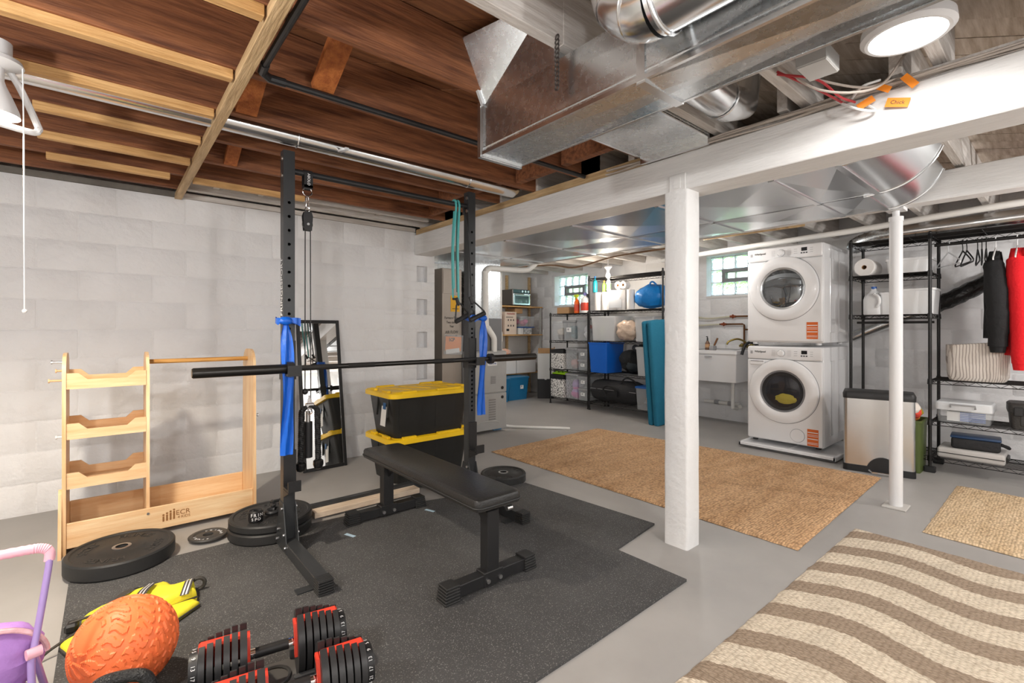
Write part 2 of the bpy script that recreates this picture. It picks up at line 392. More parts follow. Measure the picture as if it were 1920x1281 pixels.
# ================================================================== DUCTS AND PIPES
def rect_duct(name,label,x0,x1,y0,y1,z0,z1,seams,mt=m_galv,extra=None,crease=.006):
    root=thing(name,label,'duct',((x0+x1)/2,(y0+y1)/2,z0)); cx,cy=(x0+x1)/2,(y0+y1)/2
    ys=[y0]+[s for s in seams if y0<s<y1]+[y1]
    for a,b in zip(ys,ys[1:]):
        # cross-broken panels: bottom and faces get a shallow pyramid crease
        mb=MB(); d=crease; w=(x1-x0)/2; L=(b-a)/2-.002; h=z1-z0; my=(a+b)/2-cy
        V=lambda x,y,z: mb.bm.verts.new((x,my+y,z))
        bot=[V(-w,-L,0),V(w,-L,0),V(w,L,0),V(-w,L,0)]; top=[V(-w,-L,h),V(w,-L,h),V(w,L,h),V(-w,L,h)]
        cb=V(0,0,-d); ct=V(0,0,h+.002); cl=V(-w-d,0,h/2); cr=V(w+d,0,h/2)
        F=mb.bm.faces.new
        for i in range(4): F((bot[i],bot[(i+1)%4],cb)); F((top[i],top[(i+1)%4],ct))
        for q,c in (((bot[0],bot[3],top[3],top[0]),cl),((bot[1],bot[2],top[2],top[1]),cr)):
            for i in range(4): F((q[i],q[(i+1)%4],c))
        F((bot[0],bot[1],top[1],top[0])); F((bot[3],bot[2],top[2],top[3]))
        mb.build('duct_section',mt,root,smooth=0)
    for s in ys:
        mb=MB(); yy=s-cy; w=(x1-x0)/2+.006
        mb.box((0,yy,-.004),(2*w,.03,.008)); mb.box((-w+.002,yy,(z1-z0)/2),(.008,.03,z1-z0)); mb.box((w-.002,yy,(z1-z0)/2),(.008,.03,z1-z0))
        mb.build('seam_cleat',m_galv2,root)
    mb=MB(); w=(x1-x0)/2
    for sx in (-1,1):
        mb.box((sx*(w+.004),0,.006),(.012,y1-y0,.014)); mb.box((sx*(w+.003),0,.03),(.007,y1-y0,.004))
    mb.build('edge_rail',m_galv2,root)
    return root
d1=rect_duct('trunk_duct','long square galvanised trunk duct hung under the brown joists',1.24,1.45,-2.2,1.66,1.955,2.175,[.85,-.4])
mb=MB(); mb.b2((-.115,1.93-.27,-.005),(.115,1.935-.27+.26,.0)); 
mb=MB(); mb.box((0,1.935,.11),(.24,.02,.24)); mb.build('end_cap',m_galv2,d1)
# take-off rising from the trunk's far end to the joist bay
to=thing('duct_takeoff','flared galvanised take-off between trunk duct and joist bay','duct',(1.24,1.44,2.17))
mb=MB(); mb.loft([[Vector(p) for p in ((0,.2,0),(0,-.22,0),(.18,-.22,.005),(.18,.2,.005))],[Vector(p) for p in ((-.12,.2,.24),(-.02,-.22,.24),(.18,-.22,.24),(.18,.2,.24))]]); mb.build('flare',m_galv,to,smooth=0)
mb=MB(); mb.box((-.058,.206,.12),(.03,.014,.27),rot=(0,-.46,0)); mb.build('flange',m_galv2,to)
# panned branch going from the trunk to the beam
pb=thing('panned_branch_duct','cross-creased sheet metal branch duct between trunk and white beam','duct',(1.93,1.43,2.17))
mb=MB(); w,l,d=.46,.205,.012
V=lambda x,y,z: mb.bm.verts.new((x,y,z)); b=[V(-w,-l,.03),V(w,-l,.03),V(w,l,.03),V(-w,l,.03)]; c=V(0,0,.03-d)
for i in range(4): mb.bm.faces.new((b[i],b[(i+1)%4],c))
mb.b2((-w,-l,.04),(w,l,.2)); mb.build('pan',m_galv,pb,smooth=0)
mb=MB(); mb.b2((w-.02,-l,-.006),(w+.0,l,.04)); mb.b2((-w,-l-.002,.028),(w,-l+.012,.034)); mb.b2((-w,l-.012,.028),(w,l+.002,.034)); mb.build('drive_cleat',mat('bright_tin',(.82,.84,.86),.2,1),pb)
for i in range(9):
    pass
# round pipe with an elbow beside the trunk
rp=thing('round_duct','large round galvanised pipe turning up beside the trunk duct','duct',(1.13,0,2.08))
pts=[(0,-2.2,0)]+[(0,y,0) for y in (-1,0,.5,.72)]+[(0,.72+.13*math.sin(a),.13-.13*math.cos(a)) for a in (.25,.5,.75,1.0,1.25,1.5)]+[(0,.85,.34)]
mb=MB(); mb.tube(pts[:5],.085,28); mb.build('pipe',m_galv2,rp)
mb=MB(); mb.tube(pts[4:],.087,28); mb.build('elbow',m_galv2,rp)
for i,(y,z,a) in enumerate(((.70,0,0),(.35,0,0),(.775,.02,.5),(.83,.07,1.0),(-.3,0,0))):
    mb=MB(); mb.torus((0,0,0),.088,.006,'y',28,8); mb.build('collar_ring',m_galv2,rp,(0,y,z),(a,0,0))
# chain strap hanging by the joist end
cs=thing('hanger_strap','perforated dark metal hanger strap on the pale joist end','strap',(1.2,1.17,2.04))
mb=MB()
for k in range(12): mb.torus((0,0,.008+k*.016),.009,.003,'x',10,5)
mb.build('links',mat('dark_metal',(.08,.07,.065),.5,.8),cs)
# flat twin ducts beyond the beam with curved elbows
for (x0,x1,lab,ys) in ((2.72,3.44,'wide flat galvanised duct just behind the white beam',.74),(3.47,3.95,'narrower flat galvanised duct behind the wide one',.80)):
    r=rect_duct('flat_duct',lab,x0,x1,ys,4.95,2.0,2.2,[1.05,1.75,2.5,3.3,4.1],m_galvf,None,.016)
    mb=MB(); n=12; rad=.30; loops=[]; cy=(ys+4.95)/2; W=(x1-x0)/2
    for i in range(n+1):
        a=PI/2*.78*i/n; yo=ys-cy-rad*math.sin(a); zo=rad*(1-math.cos(a)); ri=rad-.2
        yi=ys-cy-ri*math.sin(a); zi=.2+ri*(1-math.cos(a))
        loops.append([Vector((-W,yo,zo)),Vector((W,yo,zo)),Vector((W,yi,min(zi,.42))),Vector((-W,yi,min(zi,.42)))])
    mb.loft(loops); mb.build('elbow',m_galvf,r,smooth=30)
    for sx in (-1,1):
        mb=MB(); mb.tube([l[0 if sx<0 else 1]+Vector((0,0,0)) for l in loops],.008,6); mb.build('elbow_rim',m_galv2,r)
# black gas pipe, thin galvanised pipe under the joists
mb=MB(); mb.tube([(.455,-2.2,2.205),(.455,1.98,2.205)],.013,10); mb.tube([(.455,1.98,2.205),(.458,2.04,2.203),(.49,2.07,2.2),(.55,2.07,2.2)],.017,10); mb.tube([(.5,2.07,2.2),(2.38,2.07,2.2)],.013,10)
tag(mb.build('gas_pipe',m_blackm),'black steel gas pipe with an elbow below the joists','pipe')
rp2=thing('thin_round_duct','thin round galvanised pipe along a brown joist','pipe',(0,2.72,2.24))
mb=MB(); mb.tube([(X0,0,0),(2.2,0,0)],.052,20); mb.tube([(2.2,0,0),(2.3,0,.0),(2.36,0,.05),(2.4,0,.15)],.053,20); mb.build('pipe',m_galv2,rp2)
mb=MB(); mb.torus((.78,0,0),.053,.004,'x',20,6); mb.torus((1.9,0,0),.053,.003,'x',20,6); mb.build('joint_ring',m_galv2,rp2)
mb=MB(); mb.box((1.0,-.02,-.03),(.02,.26,.012),rot=(.15,0,0)); mb.build('hanger_strip',mat('zinc_strip',(.8,.82,.84),.3,1),rp2)
# short round duct + smoke alarm + junction box over the beam
mb=MB(); mb.tube([(1.5,.95,2.17),(1.8,.96,2.17),(2.05,.97,2.18),(2.18,.975,2.22),(2.22,.98,2.35)],.075,22); mb.torus((1.98,.965,2.175),.076,.004,'x',22,6)
tag(mb.build('branch_pipe',m_galv2),'short round branch pipe curving up near the junction box','duct')
sa=thing('smoke_alarm','white round smoke alarm on a joist beside the trunk duct','alarm',(1.87,.755,2.222))
mb=MB(); mb.lathe([(.058,0),(.06,-.012),(.05,-.02),(.044,-.022),(.044,-.034),(.034,-.04),(0.001,-.041)],28); mb.build('case',m_whitep,sa)
mb=MB()
for i in range(8): mb.box((.046*math.cos(i*PI/4),.046*math.sin(i*PI/4),-.028),(.006,.02,.008),rot=(0,0,i*PI/4))
mb.build('vents',m_blackp,sa)
jb=thing('junction_box','grey steel junction box fixed to a white joist','electrical box',(1.98,.605,2.15))
mb=MB(); mb.b2((-.07,-.05,0),(.07,.05,.06),.003); mb.build('box',mat('grey_zinc',(.45,.45,.44),.5,.6),jb)
mb=MB(); mb.b2((-.066,-.046,-.003),(.066,.046,0)); mb.build('cover',mat('zinc_cover',(.62,.62,.61),.4,.7),jb)
# disc light in view
dl=thing('disc_ceiling_light','glowing round flat ceiling light above the white beam','ceiling light',(2.04,.36,2.19))
mb=MB(); mb.lathe([(.001,.03),(.125,.03),(.128,.0),(.115,-.012),(.105,-.012),(.102,-.004)],40,cap=False); mb.build('trim_ring',m_whitep,dl)
mb=MB(); mb.lathe([(.001,-.006),(.103,-.006),(.103,-.002),(.001,-.002)],40); mb.build('diffuser',mat('lit_diffuser',(1,.97,.92),.4,emis=6),dl)
# bulb fixtures: one above the shelves, the rest added as fill
def bulb_fixture(loc,lab,em):
    t=thing('bulb_holder',lab,'ceiling light',(loc[0],loc[1],loc[2]+.14))
    h=JZ-loc[2]-.14
    if h>.01:
        mb=MB(); mb.cyl((0,0,-.001),(0,0,h),.006,n=8); mb.build('cord',m_whitep,t)
    mb=MB(); mb.lathe([(.001,0),(.055,0),(.055,-.02),(.03,-.05),(.022,-.07),(.001,-.07)],20); mb.build('socket',m_whitep,t)
    mb=MB(); mb.lathe([(.001,-.07),(.014,-.075),(.018,-.1),(.03,-.13),(.031,-.15),(.022,-.17),(.001,-.178)],18); mb.build('bulb',mat('lit_bulb_%d'%em,(1,.9,.75),.4,emis=em),t)
bulb_fixture((5.45,4.3,1.97),'small lit bare bulb above the tall black shelves',25)
for i,(p,e) in enumerate(LFILL):
    bulb_fixture((p[0],p[1],p[2]+.07),['added fill bulb behind the camera','added fill bulb over the entry side','added fill bulb over the striped rug','added fill bulb left of the camera','added fill bulb behind the timber post','added fill bulb behind the right rack upright','added fill bulb above the right end of the wire rack'][i],12)
# flood lamp on the left
fl_=thing('flood_lamp','pull-chain flood lamp with a ribbed bulb at left','lamp',(-.305,2.42,2.2))
mb=MB(); mb.lathe([(.001,0),(.05,0),(.05,-.05),(.075,-.06),(.08,-.075),(.05,-.085),(.03,-.09),(.03,-.13),(.001,-.13)],28); mb.build('holder',m_whitep,fl_)
mb=MB(); n=40
loops=[]
for k,(r,z) in enumerate([(.028,-.125),(.034,-.15),(.05,-.19),(.066,-.235),(.07,-.255)]):
    loops.append([Vector((r*(1+(.035 if i%2 and 0<k<4 else 0))*math.cos(2*PI*i/n),r*(1+(.035 if i%2 and 0<k<4 else 0))*math.sin(2*PI*i/n),z)) for i in range(n)])
mb.loft(loops,True,True,False); mb.build('reflector_bulb',m_whitep,fl_)
mb=MB(); mb.lathe([(.001,-.248),(.068,-.248),(.068,-.252),(.001,-.252)],40); mb.build('bulb_face',mat('lit_flood',(1,.93,.8),.4,emis=14),fl_)
mb=MB(); mb.tube(smooth_path([(.02,.03,-.05),(.06,.05,-.12),(.105,.05,-.24),(.11,.04,-.27),(.08,.02,-.285),(-.1,-.1,-.29)],6),.011,10); mb.build('bracket',m_whitep,fl_)
mb=MB(); mb.tube([(.075,-.01,-.07),(.078,-.012,-.3),(.08,-.012,-.93)],.0022,6); mb.sphere((.08,-.012,-.935),.007); mb.build('pull_cord',m_paper,fl_)
lf=bpy.data.lights.new('flood_spot','SPOT'); lf.energy=150; lf.color=(1,.88,.72); lf.spot_size=2.5; lf.spot_blend=.6; lf.shadow_soft_size=.06
lo_=bpy.data.objects.new('flood_spot',lf); COL.objects.link(lo_); lo_.location=(-.305,2.42,2.2-.27)
# hanging plant at the left edge
pl=thing('trailing_plant','green leaf of a trailing plant at the left edge','plant',(-.42,1.92,2.2))
mb=MB(); mb.tube(smooth_path([(0,0,0),(.02,0,-.3),(-.01,.01,-.6),(-.02,0,-.74)],6),.003,6); mb.build('stem',mat('stem_green',SR('5c7f2c'),.5),pl)
def leaf(l,wd):
    mb=MB()
    mb.grid(lambda a,b:Vector((a*l,(b-.5)*2*wd*math.sin(PI*min(1,a*.97+.02))**.8*(1-.35*a),-.25*l*a*a+.04*abs(b-.5))),8,4); return mb
for i,(z,a,t) in enumerate(((-.72,-.5,1.0),(-.55,2.2,.4),(-.4,.9,.5),(-.64,3.4,.7))):
    o=leaf(.09,.028).build('leaf',mat('leaf_green',SR('4fae1e'),.35),pl,(-.01,0,z),(0,t,a))
# wiring along the beam top with orange tags
wb=thing('cable_bundle','bundle of dusty white cables lying along the top of the beam','cables',(2.39,0,2.17))
mc=mat('dusty_cable',SR('b9afa6'),.6)
for k in range(9):
    pts=[(.002+R.uniform(-.012,.04)+.006*math.sin(y*7+k),y,.004+.012*(k%3)+.008*math.sin(y*5+k*2)+(.0 if y<1.4 else -.005)) for y in [-2.1+.25*i for i in range(17)]]
    mb=MB(); mb.tube(smooth_path(pts,3),.0045,6); mb.build('cable',mc,wb)
lw=thing('loose_wires','loose white and red wires looping down by the orange tags','wires',(2.3,.55,2.2))
for pts,mt in (([(-.3,.22,.06),(-.15,.1,-.05),(.0,-.05,-.05),(.12,-.12,.1)],mc),([(-.2,.14,.0),(0,.0,-.03),(.1,-.1,.0)],mc),([(-.3,.2,-.0),(-.18,.1,-.02),(-.05,.06,-.06),(.08,.04,-.05)],mat('red_wire',SR('b0353b'),.5)),([(-.3,.2,.01),(-.12,.12,-.03),(.08,.07,-.05)],MATS['red_wire']),([(.06,.1,-.03),(.03,.02,-.10),(.075,-.03,-.11),(.09,.02,-.05)],m_paper),([(.08,.05,-.03),(.02,.0,-.02),(.06,-.05,.0)],m_paper)):
    mb=MB(); mb.tube(smooth_path(pts,6),.005,6); mb.build('wire',mt,lw)
mo=mat('orange_tag_paper',SR('f08a1d'),.6)
for i,(x,y,z,rz,ry,s_) in enumerate(((2.385,.45,2.10,-1.45,.3,1),(2.37,.55,2.13,-1.2,-.5,.8),(2.36,.49,2.165,-1.4,.6,.7),(2.37,.41,2.165,-1.2,.9,.8))):
    t=thing('cable_tag',['lowest orange cable tag with handwriting on the white beam','folded orange cable tag left of the handwritten one','small orange cable tag above the red wires','upper right orange cable tag on the cables'][i],'tag',(x,y,z),rz)
    mb=MB(); mb.box((0,0,0),(.075*s_,.001,.035*s_),rot=(0,ry,0)); mb.build('flag',mo,t)
    if i==0: text('Chick',.02,m_ink,t,T(0,-.0012,0)@RY(ry)@FRONT_Y,'handwriting',.0002)
# pipes of the far side
mb=MB(); mb.tube(smooth_path([(5.3,-1.2,2.19),(5.32,.3,2.17),(5.34,1.3,2.13),(5.36,2.6,2.1),(5.4,3.4,2.08)],6),.028,12); tag(mb.build('white_pipe',m_pvc),'white plastic pipe under the ceiling above the wire rack','pipe')
mb=MB(); mb.tube([(5.55,-1.2,2.12),(5.55,1.05,2.09)],.065,20); tag(mb.build('vent_pipe',m_galv2),'wide metal vent pipe above the wire rack','pipe')
mb=MB(); pts=smooth_path([(5.55,1.05,2.09),(5.57,1.2,2.08),(5.62,1.34,2.05),(5.75,1.42,2.04)],7)
mb.tube(pts,[.07+.006*(i%2) for i in range(len(pts))],18); tag(mb.build('foil_hose',m_galv),'crinkled foil vent hose behind the dryer top','hose')
mb=MB(); pts=smooth_path([(6.14,.95,1.40),(6.13,.75,1.49),(6.12,.5,1.63),(6.1,.2,1.72),(6.1,-.2,1.78)],8); mb.tube(pts,[.075+.004*math.sin(i*2.1)+R.uniform(-.002,.002) for i in range(len(pts))],18); tag(mb.build('insulated_hose',mat('black_film',(.015,.015,.015),.22,bump=(25,.6))),'black wrapped insulated duct sloping along the wall','hose')
mb=MB(); mb.tube([(6.16,.95,1.40),(6.16,1.55,1.12)],.055,16); tag(mb.build('vent_pipe',m_galv2),'sloping metal vent pipe behind the wire rack','pipe')
for i,(y,x) in enumerate(((2.3,4.3),(3.0,5.0),(3.6,5.7))):
    pass
mb=MB(); mb.tube(smooth_path([(4.45,-1.5,2.2),(4.47,1,2.19),(4.5,2.4,2.18),(4.48,4.2,2.17),(4.4,5.6,2.17),(4.0,6.0,2.17)],5),.02,10); tag(mb.build('copper_pipe',mat('old_copper',SR('8a6a4a'),.5,.7)),'brown pipe running below the far ceiling','pipe')
mb=MB(); mb.b2((4.62,-.6,2.14),(4.68,4.4,2.2)); tag(mb.build('ceiling_batten',m_stripy),'yellowish wooden batten below the far ceiling','timber')
mb=MB(); mb.tube(smooth_path([(5.0,5.9,2.21),(5.2,5.2,2.19),(5.1,4.6,2.09),(5.25,4.0,2.19),(5.3,3.0,2.21)],8),.012,8); tag(mb.build('sagging_cable',mat('brown_cable',SR('6a5038'),.6)),'brown cable sagging below ceiling near the bulb','cable')
# ================================================================== FLOOR COVERINGS
# rubber gym mat: interlocking tiles, each a part
def speck(m,scale,amt,col):
    nt,N,L,b=ext(m); tc=N.new('ShaderNodeTexCoord'); v=N.new('ShaderNodeTexNoise'); v.inputs['Scale'].default_value=scale; v.inputs['Detail'].default_value=2
    L.new(tc.outputs['Object'],v.inputs['Vector']); r=N.new('ShaderNodeValToRGB'); r.color_ramp.elements[0].position=amt; r.color_ramp.elements[1].position=amt+.06
    mx=N.new('ShaderNodeMix'); mx.data_type='RGBA'; mx.inputs['B'].default_value=(*col,1)
    src=b.inputs['Base Color'].links[0].from_socket if b.inputs['Base Color'].links else None
    if src: L.new(src,mx.inputs['A'])
    else: mx.inputs['A'].default_value=b.inputs['Base Color'].default_value
    L.new(v.outputs['Fac'],r.inputs[0]); L.new(r.outputs[0],mx.inputs['Factor']); L.new(mx.outputs['Result'],b.inputs['Base Color'])
m_mat=mat('speckled_rubber_mat',(.062,.061,.061),.72,var=(2.2,.2),bump=(180,.25,2)); speck(m_mat,190,.6,(.2,.195,.19))
gm=thing('gym_mat','large black speckled rubber floor mat under the rack and bench','mat',(0,0,0))
def knob_edge(p0,p1,n,amp):
    # interlocking edge between two tiles
    a=Vector(p0);b=Vector(p1);t=(b-a);L=t.length;t.normalize();nn=Vector((-t.y,t.x))
    out=[]
    for i in range(n):
        c=a+t*L*(i+.5)/n; s_=amp*(1 if i%2 else -1); w=L/n*.28
        out+= [c-t*w,c-t*w*1.25+nn*s_,c+t*w*1.25+nn*s_,c+t*w]
    return [a]+out+[b]
A=[(-.14,3.05),(.62,3.05),(1.38,2.98),(2.10,2.80)]; B=[(-.14,2.1),(.62,2.1),(1.38,2.1),(2.1,2.1)]; Cc=[(-.14,1.18),(.62,1.18),(1.38,1.18),(2.1,1.19)]
def path(p,q,knob): return knob_edge(p,q,6,.012) if knob else [Vector(p),Vector(q)]
def tile(tl,tr,br,bl,k):
    pts=[]
    for (p,q,kk) in ((tl,tr,k[0]),(tr,br,k[1]),(br,bl,k[2]),(bl,tl,k[3])):
        if kk==2: e=list(reversed(path(q,p,1)))
        else: e=path(p,q,kk)
        pts+=e[:-1]
    mb=MB(); mb.prism([(v.x,v.y) for v in pts],.0005,.012); mb.build('mat_tile',m_mat,gm,smooth=0)
g=.0012
for i in range(3):
    tile(A[i],A[i+1],B[i+1],B[i],(0,1 if i<2 else 0,1,2 if i>0 else 0))
    tile(B[i],B[i+1],Cc[i+1],Cc[i],(2,1 if i<2 else 0,0,2 if i>0 else 0))
mb=MB(); mb.prism([(2.101,2.80),(2.47,2.75),(2.555,1.66),(2.101,1.60)],.0005,.012); mb.build('mat_tile',m_mat,gm,smooth=0)
for i,(x,y) in enumerate(((1.066,2.70),(1.611,2.73))):
    mb=MB(); mb.box((x,y,.0126),(.022,.075,.0008),rot=(0,0,.35)); tag(mb.build('tape_mark',mat('pale_blue_tape',SR('a9c2d2'),.6)),['pale blue tape mark left of the far bench foot','pale blue tape mark right of the far bench foot'][i],'tape')
# woven rugs
def weave(m,su,sv,strength,dk=.5):
    nt,N,L,b=ext(m); tc=N.new('ShaderNodeTexCoord'); mp=N.new('ShaderNodeMapping'); mp.inputs['Scale'].default_value=(su,sv,1); L.new(tc.outputs['Object'],mp.inputs[0])
    n=N.new('ShaderNodeTexNoise'); n.inputs['Scale'].default_value=40; L.new(tc.outputs['Object'],n.inputs['Vector'])
    ad=N.new('ShaderNodeVectorMath'); ad.operation='MULTIPLY_ADD'; ad.inputs[1].default_value=(.3,.3,0); L.new(n.outputs['Color'],ad.inputs[0]); L.new(mp.outputs[0],ad.inputs[2])
    v=N.new('ShaderNodeTexVoronoi'); v.inputs['Scale'].default_value=1; v.inputs['Randomness'].default_value=.55; L.new(ad.outputs[0],v.inputs['Vector'])
    bp=N.new('ShaderNodeBump'); bp.invert=True; bp.inputs['Strength'].default_value=strength; bp.inputs['Distance'].default_value=.008; L.new(v.outputs['Distance'],bp.inputs['Height']); L.new(bp.outputs[0],b.inputs['Normal'])
    src=b.inputs['Base Color'].links[0].from_socket
    mx=N.new('ShaderNodeMix'); mx.data_type='RGBA'; mx.blend_type='MULTIPLY'; mx.inputs['Factor'].default_value=1
    r=N.new('ShaderNodeValToRGB'); r.color_ramp.elements[0].color=(1.0,1.0,1.0,1); r.color_ramp.elements[1].color=(dk,dk*.95,dk*.9,1); r.color_ramp.elements[0].position=.3; r.color_ramp.elements[1].position=.8
    L.new(v.outputs['Distance'],r.inputs[0]); L.new(src,mx.inputs['A']); L.new(r.outputs[0],mx.inputs['B']); L.new(mx.outputs['Result'],b.inputs['Base Color'])
m_jute=mat('jute_braid',SR('dcb48a'),.85,var=(4,.08),stretch=(.4,2,1),col2=SR('c79c70')); weave(m_jute,38,70,.8,.48)
m_jute2=mat('pale_jute_braid',SR('e6cdaa'),.85,var=(4,.08),stretch=(.4,2,1),col2=SR('d2b48c')); weave(m_jute2,38,70,.8,.5)
def rug(name,label,quad,mt,h=.012,n=(60,60),amp=.0025,wav=.006):
    P=[Vector((x,y,0)) for x,y in quad]; cx=sum((p for p in P),Vector())/4
    mb=MB(); nu,nv=n
    def f(a,b):
        a2=a;b2=b
        p=(P[0]*(1-a2)+P[1]*a2)*(1-b2)+(P[3]*(1-a2)+P[2]*a2)*b2
        e=min(a,1-a,b,1-b)
        if e<1e-6: p=p+Vector((noise.noise((p.x*14,p.y*14,1))*wav,noise.noise((p.x*14,p.y*14,5))*wav,0))
        z=(h if e>1e-6 else .003)+amp*noise.noise((p.x*30,p.y*30,2))
        return p-cx+Vector((0,0,z))
    mb.grid(f,nu,nv)
    # underside
    mb.bm.faces.new([mb.bm.verts.new(p-cx+Vector((0,0,.001))) for p in P])
    return tag(mb.build(name,mt,None,tuple(cx)),label,'rug')
rug('jute_rug','large tan braided jute rug in front of the washer',((2.86,3.69),(4.50,3.72),(4.755,1.0),(2.85,.965)),m_jute,.013,(90,120))
rug('jute_rug','small pale jute rug at the right edge by the wire rack',((3.67,.575),(4.96,.575),(4.96,-.45),(3.60,-.42)),m_jute2,.012,(60,50))
m_wave=mat('wave_rug',SR('e2d4bf'),.9,var=(8,.1)); 
nt,N,L,b=ext(m_wave)
tc=N.new('ShaderNodeTexCoord'); sp=N.new('ShaderNodeSeparateXYZ'); L.new(tc.outputs['Object'],sp.inputs[0])
def mth(op,a,bv):
    n=N.new('ShaderNodeMath'); n.operation=op
    for i,x in enumerate((a,bv)):
        if x is None: continue
        if isinstance(x,(int,float)): n.inputs[i].default_value=x
        else: L.new(x,n.inputs[i])
    return n.outputs[0]
ns=N.new('ShaderNodeTexNoise'); ns.inputs['Scale'].default_value=55; L.new(tc.outputs['Object'],ns.inputs['Vector'])
wv=mth('MULTIPLY',mth('SINE',mth('MULTIPLY',sp.outputs[1],9.0),None),.05)
tt=mth('ADD',mth('ADD',sp.outputs[0],wv),mth('MULTIPLY',sp.outputs[1],.10))
tt=mth('ADD',tt,mth('MULTIPLY',ns.outputs['Fac'],.022))
fr=mth('FRACT',mth('DIVIDE',tt,.285),None)
st_=mth('LESS_THAN',fr,.44)
mx=N.new('ShaderNodeMix'); mx.data_type='RGBA'; L.new(st_,mx.inputs['Factor']); src=b.inputs['Base Color'].links[0].from_socket; L.new(src,mx.inputs['A']); mx.inputs['B'].default_value=(*SR('a6937f'),1)
L.new(mx.outputs['Result'],b.inputs['Base Color']); weave(m_wave,110,55,.7,.62)
rug('striped_rug','cream and taupe rug with wavy stripes in the right foreground',((1.0,.875),(3.43,.85),(3.40,-.72),(1.0,-.72)),m_wave,.011,(110,70))

# ================================================================== SQUAT RACK
def holed_upright(h,w,z0,pitch,zs,rh):
    """square tube; -Y face has round holes"""
    mb=MB(); n=8; hw=w/2
    # front skin with holes
    def quad(p): mb.bm.faces.new([mb.bm.verts.new(q) for q in p])
    z=0; zl=0
    quad([(-hw,-hw,0),(-hw,hw,0),(-hw,hw,h),(-hw,-hw,h)]); quad([(hw,-hw,0),(hw,hw,0),(hw,hw,h),(hw,-hw,h)]); quad([(-hw,hw,0),(hw,hw,0),(hw,hw,h),(-hw,hw,h)]); quad([(-hw,-hw,h),(hw,-hw,h),(hw,hw,h),(-hw,hw,h)])
    for c in zs:
        a,b_=c-pitch/2,c+pitch/2
        if a>zl+1e-5: quad([(-hw,-hw,zl),(hw,-hw,zl),(hw,-hw,a),(-hw,-hw,a)])
        rect=[(hw,0),(hw,pitch/2),(0,pitch/2),(-hw,pitch/2),(-hw,0),(-hw,-pitch/2),(0,-pitch/2),(hw,-pitch/2)]
        oct_=[(rh*math.cos(i*PI/4),rh*math.sin(i*PI/4)) for i in range(8)]
        for i in range(8):
            j=(i+1)%8
            quad([(rect[i][0],-hw,c+rect[i][1]),(rect[j][0],-hw,c+rect[j][1]),(oct_[j][0],-hw,c+oct_[j][1]),(oct_[i][0],-hw,c+oct_[i][1])])
            quad([(oct_[i][0],-hw,c+oct_[i][1]),(oct_[j][0],-hw,c+oct_[j][1]),(oct_[j][0],-hw+.003,c+oct_[j][1]),(oct_[i][0],-hw+.003,c+oct_[i][1])])
        zl=b_
    if zl<h: quad([(-hw,-hw,zl),(hw,-hw,zl),(hw,-hw,h),(-hw,-hw,h)])
    return mb
m_rack=mat('rack_grey_black',(.030,.032,.034),.34,bump=(200,.05))
RX0,RX1,RY_=.745,1.95,2.76
rk=thing('squat_rack','black steel squat rack with pull-up bar and two drilled uprights','squat rack',(0,RY_,0))
zs=[.42+.052*i for i in range(3)]+[.62+.03*i for i in range(20)]+[1.27+.075*i for i in range(9)]
zs=[z for z in zs]
for X in (RX0,RX1):
    up=holed_upright(2.15,.058,0,.03,[z for z in zs],.0085).build('upright',m_rack,rk,(X,0,.014),smooth=0)
    # feet: front and back
    mb=MB(); mb.b2((X-.032,-.54,.015),(X+.032,.42,.075),.003); mb.build('foot_tube',m_rack,rk)
    mb=MB()
    for k in range(6): mb.b2((X-.034,-.60+.0*k,.012+k*.0112),(X+.034,-.53,.012+k*.0112+.0085),.002)
    for k in range(5): mb.b2((X-.033,-.598+k*.013,.072),(X+.033,-.598+k*.013+.008,.081),.002)
    mb.build('foot_cap',m_rubber,rk)
    mb=MB(); mb.b2((X-.10,-.52,.012),(X-.03,-.47,.017)); mb.build('floor_tab',m_rack,rk)
    for sx in (-1,1):
        mb=MB(); mb.prism([(-.115,.02),(.115,.02),(.09,.075),(.035,.27),(-.035,.27),(-.09,.075)],X+sx*.031-.0025,X+sx*.031+.0025,'x'); mb.build('gusset_plate',m_rack,rk)
        for (yy,zz) in ((-.08,.05),(.08,.05),(-.02,.24),(-.055,.11),(.055,.11)):
            mb=MB(); mb.cyl((X+sx*.034,yy,zz),(X+sx*.041,yy,zz),.009,n=8); mb.build('bolt',m_steel,rk)
    for zz in (2.12,2.03):
        mb=MB(); mb.cyl((X-.029,-.012,zz),(X-.036,-.012,zz),.011,n=10); mb.build('bolt',m_steel,rk)
mb=MB(); mb.cyl((RX0,0,2.065),(RX1,0,2.065),.0165,n=20); mb.build('pullup_bar',m_blackm,rk)
mb=MB(); mb.b2((RX0-.03,.40,.018),(RX1+.03,.45,.066),.003); mb.build('rear_crossbar',m_rack,rk)
text('FRINGESPORT',.05,m_whiteink,rk,T(RX0-.0296,0.004,1.43)@FRONT_X@RZ(PI/2),'lettering',.0002)
for X in (RX0,RX1):
    # J-cup under the bar
    mb=MB(); mb.b2((X-.034,-.034,.93),(X+.034,.034,1.0)); mb.b2((X-.034,-.135,.955),(X+.034,-.03,.967)); mb.b2((X-.034,-.135,.967),(X+.034,-.123,1.01)); mb.b2((X-.03,-.040,.99),(X+.03,-.030,1.14)); mb.build('bar_hook',m_blackm,rk)
    # low safety hook
    zc=.36; mb=MB(); mb.b2((X-.032,-.042,zc+.0),(X+.032,-.03,zc+.19)); mb.b2((X-.032,-.042,zc-.01),(X+.032,-.12,zc+.002)); mb.b2((X-.032,-.13,zc-.01),(X+.032,-.118,zc+.045)); mb.build('safety_hook',m_blackm,rk)
    mb=MB(); mb.prism([(-.14,zc-.01),(-.04,zc-.055),(-.04,zc-.01)],X-.034,X-.028,'x'); mb.build('hook_gusset',m_blackm,rk)
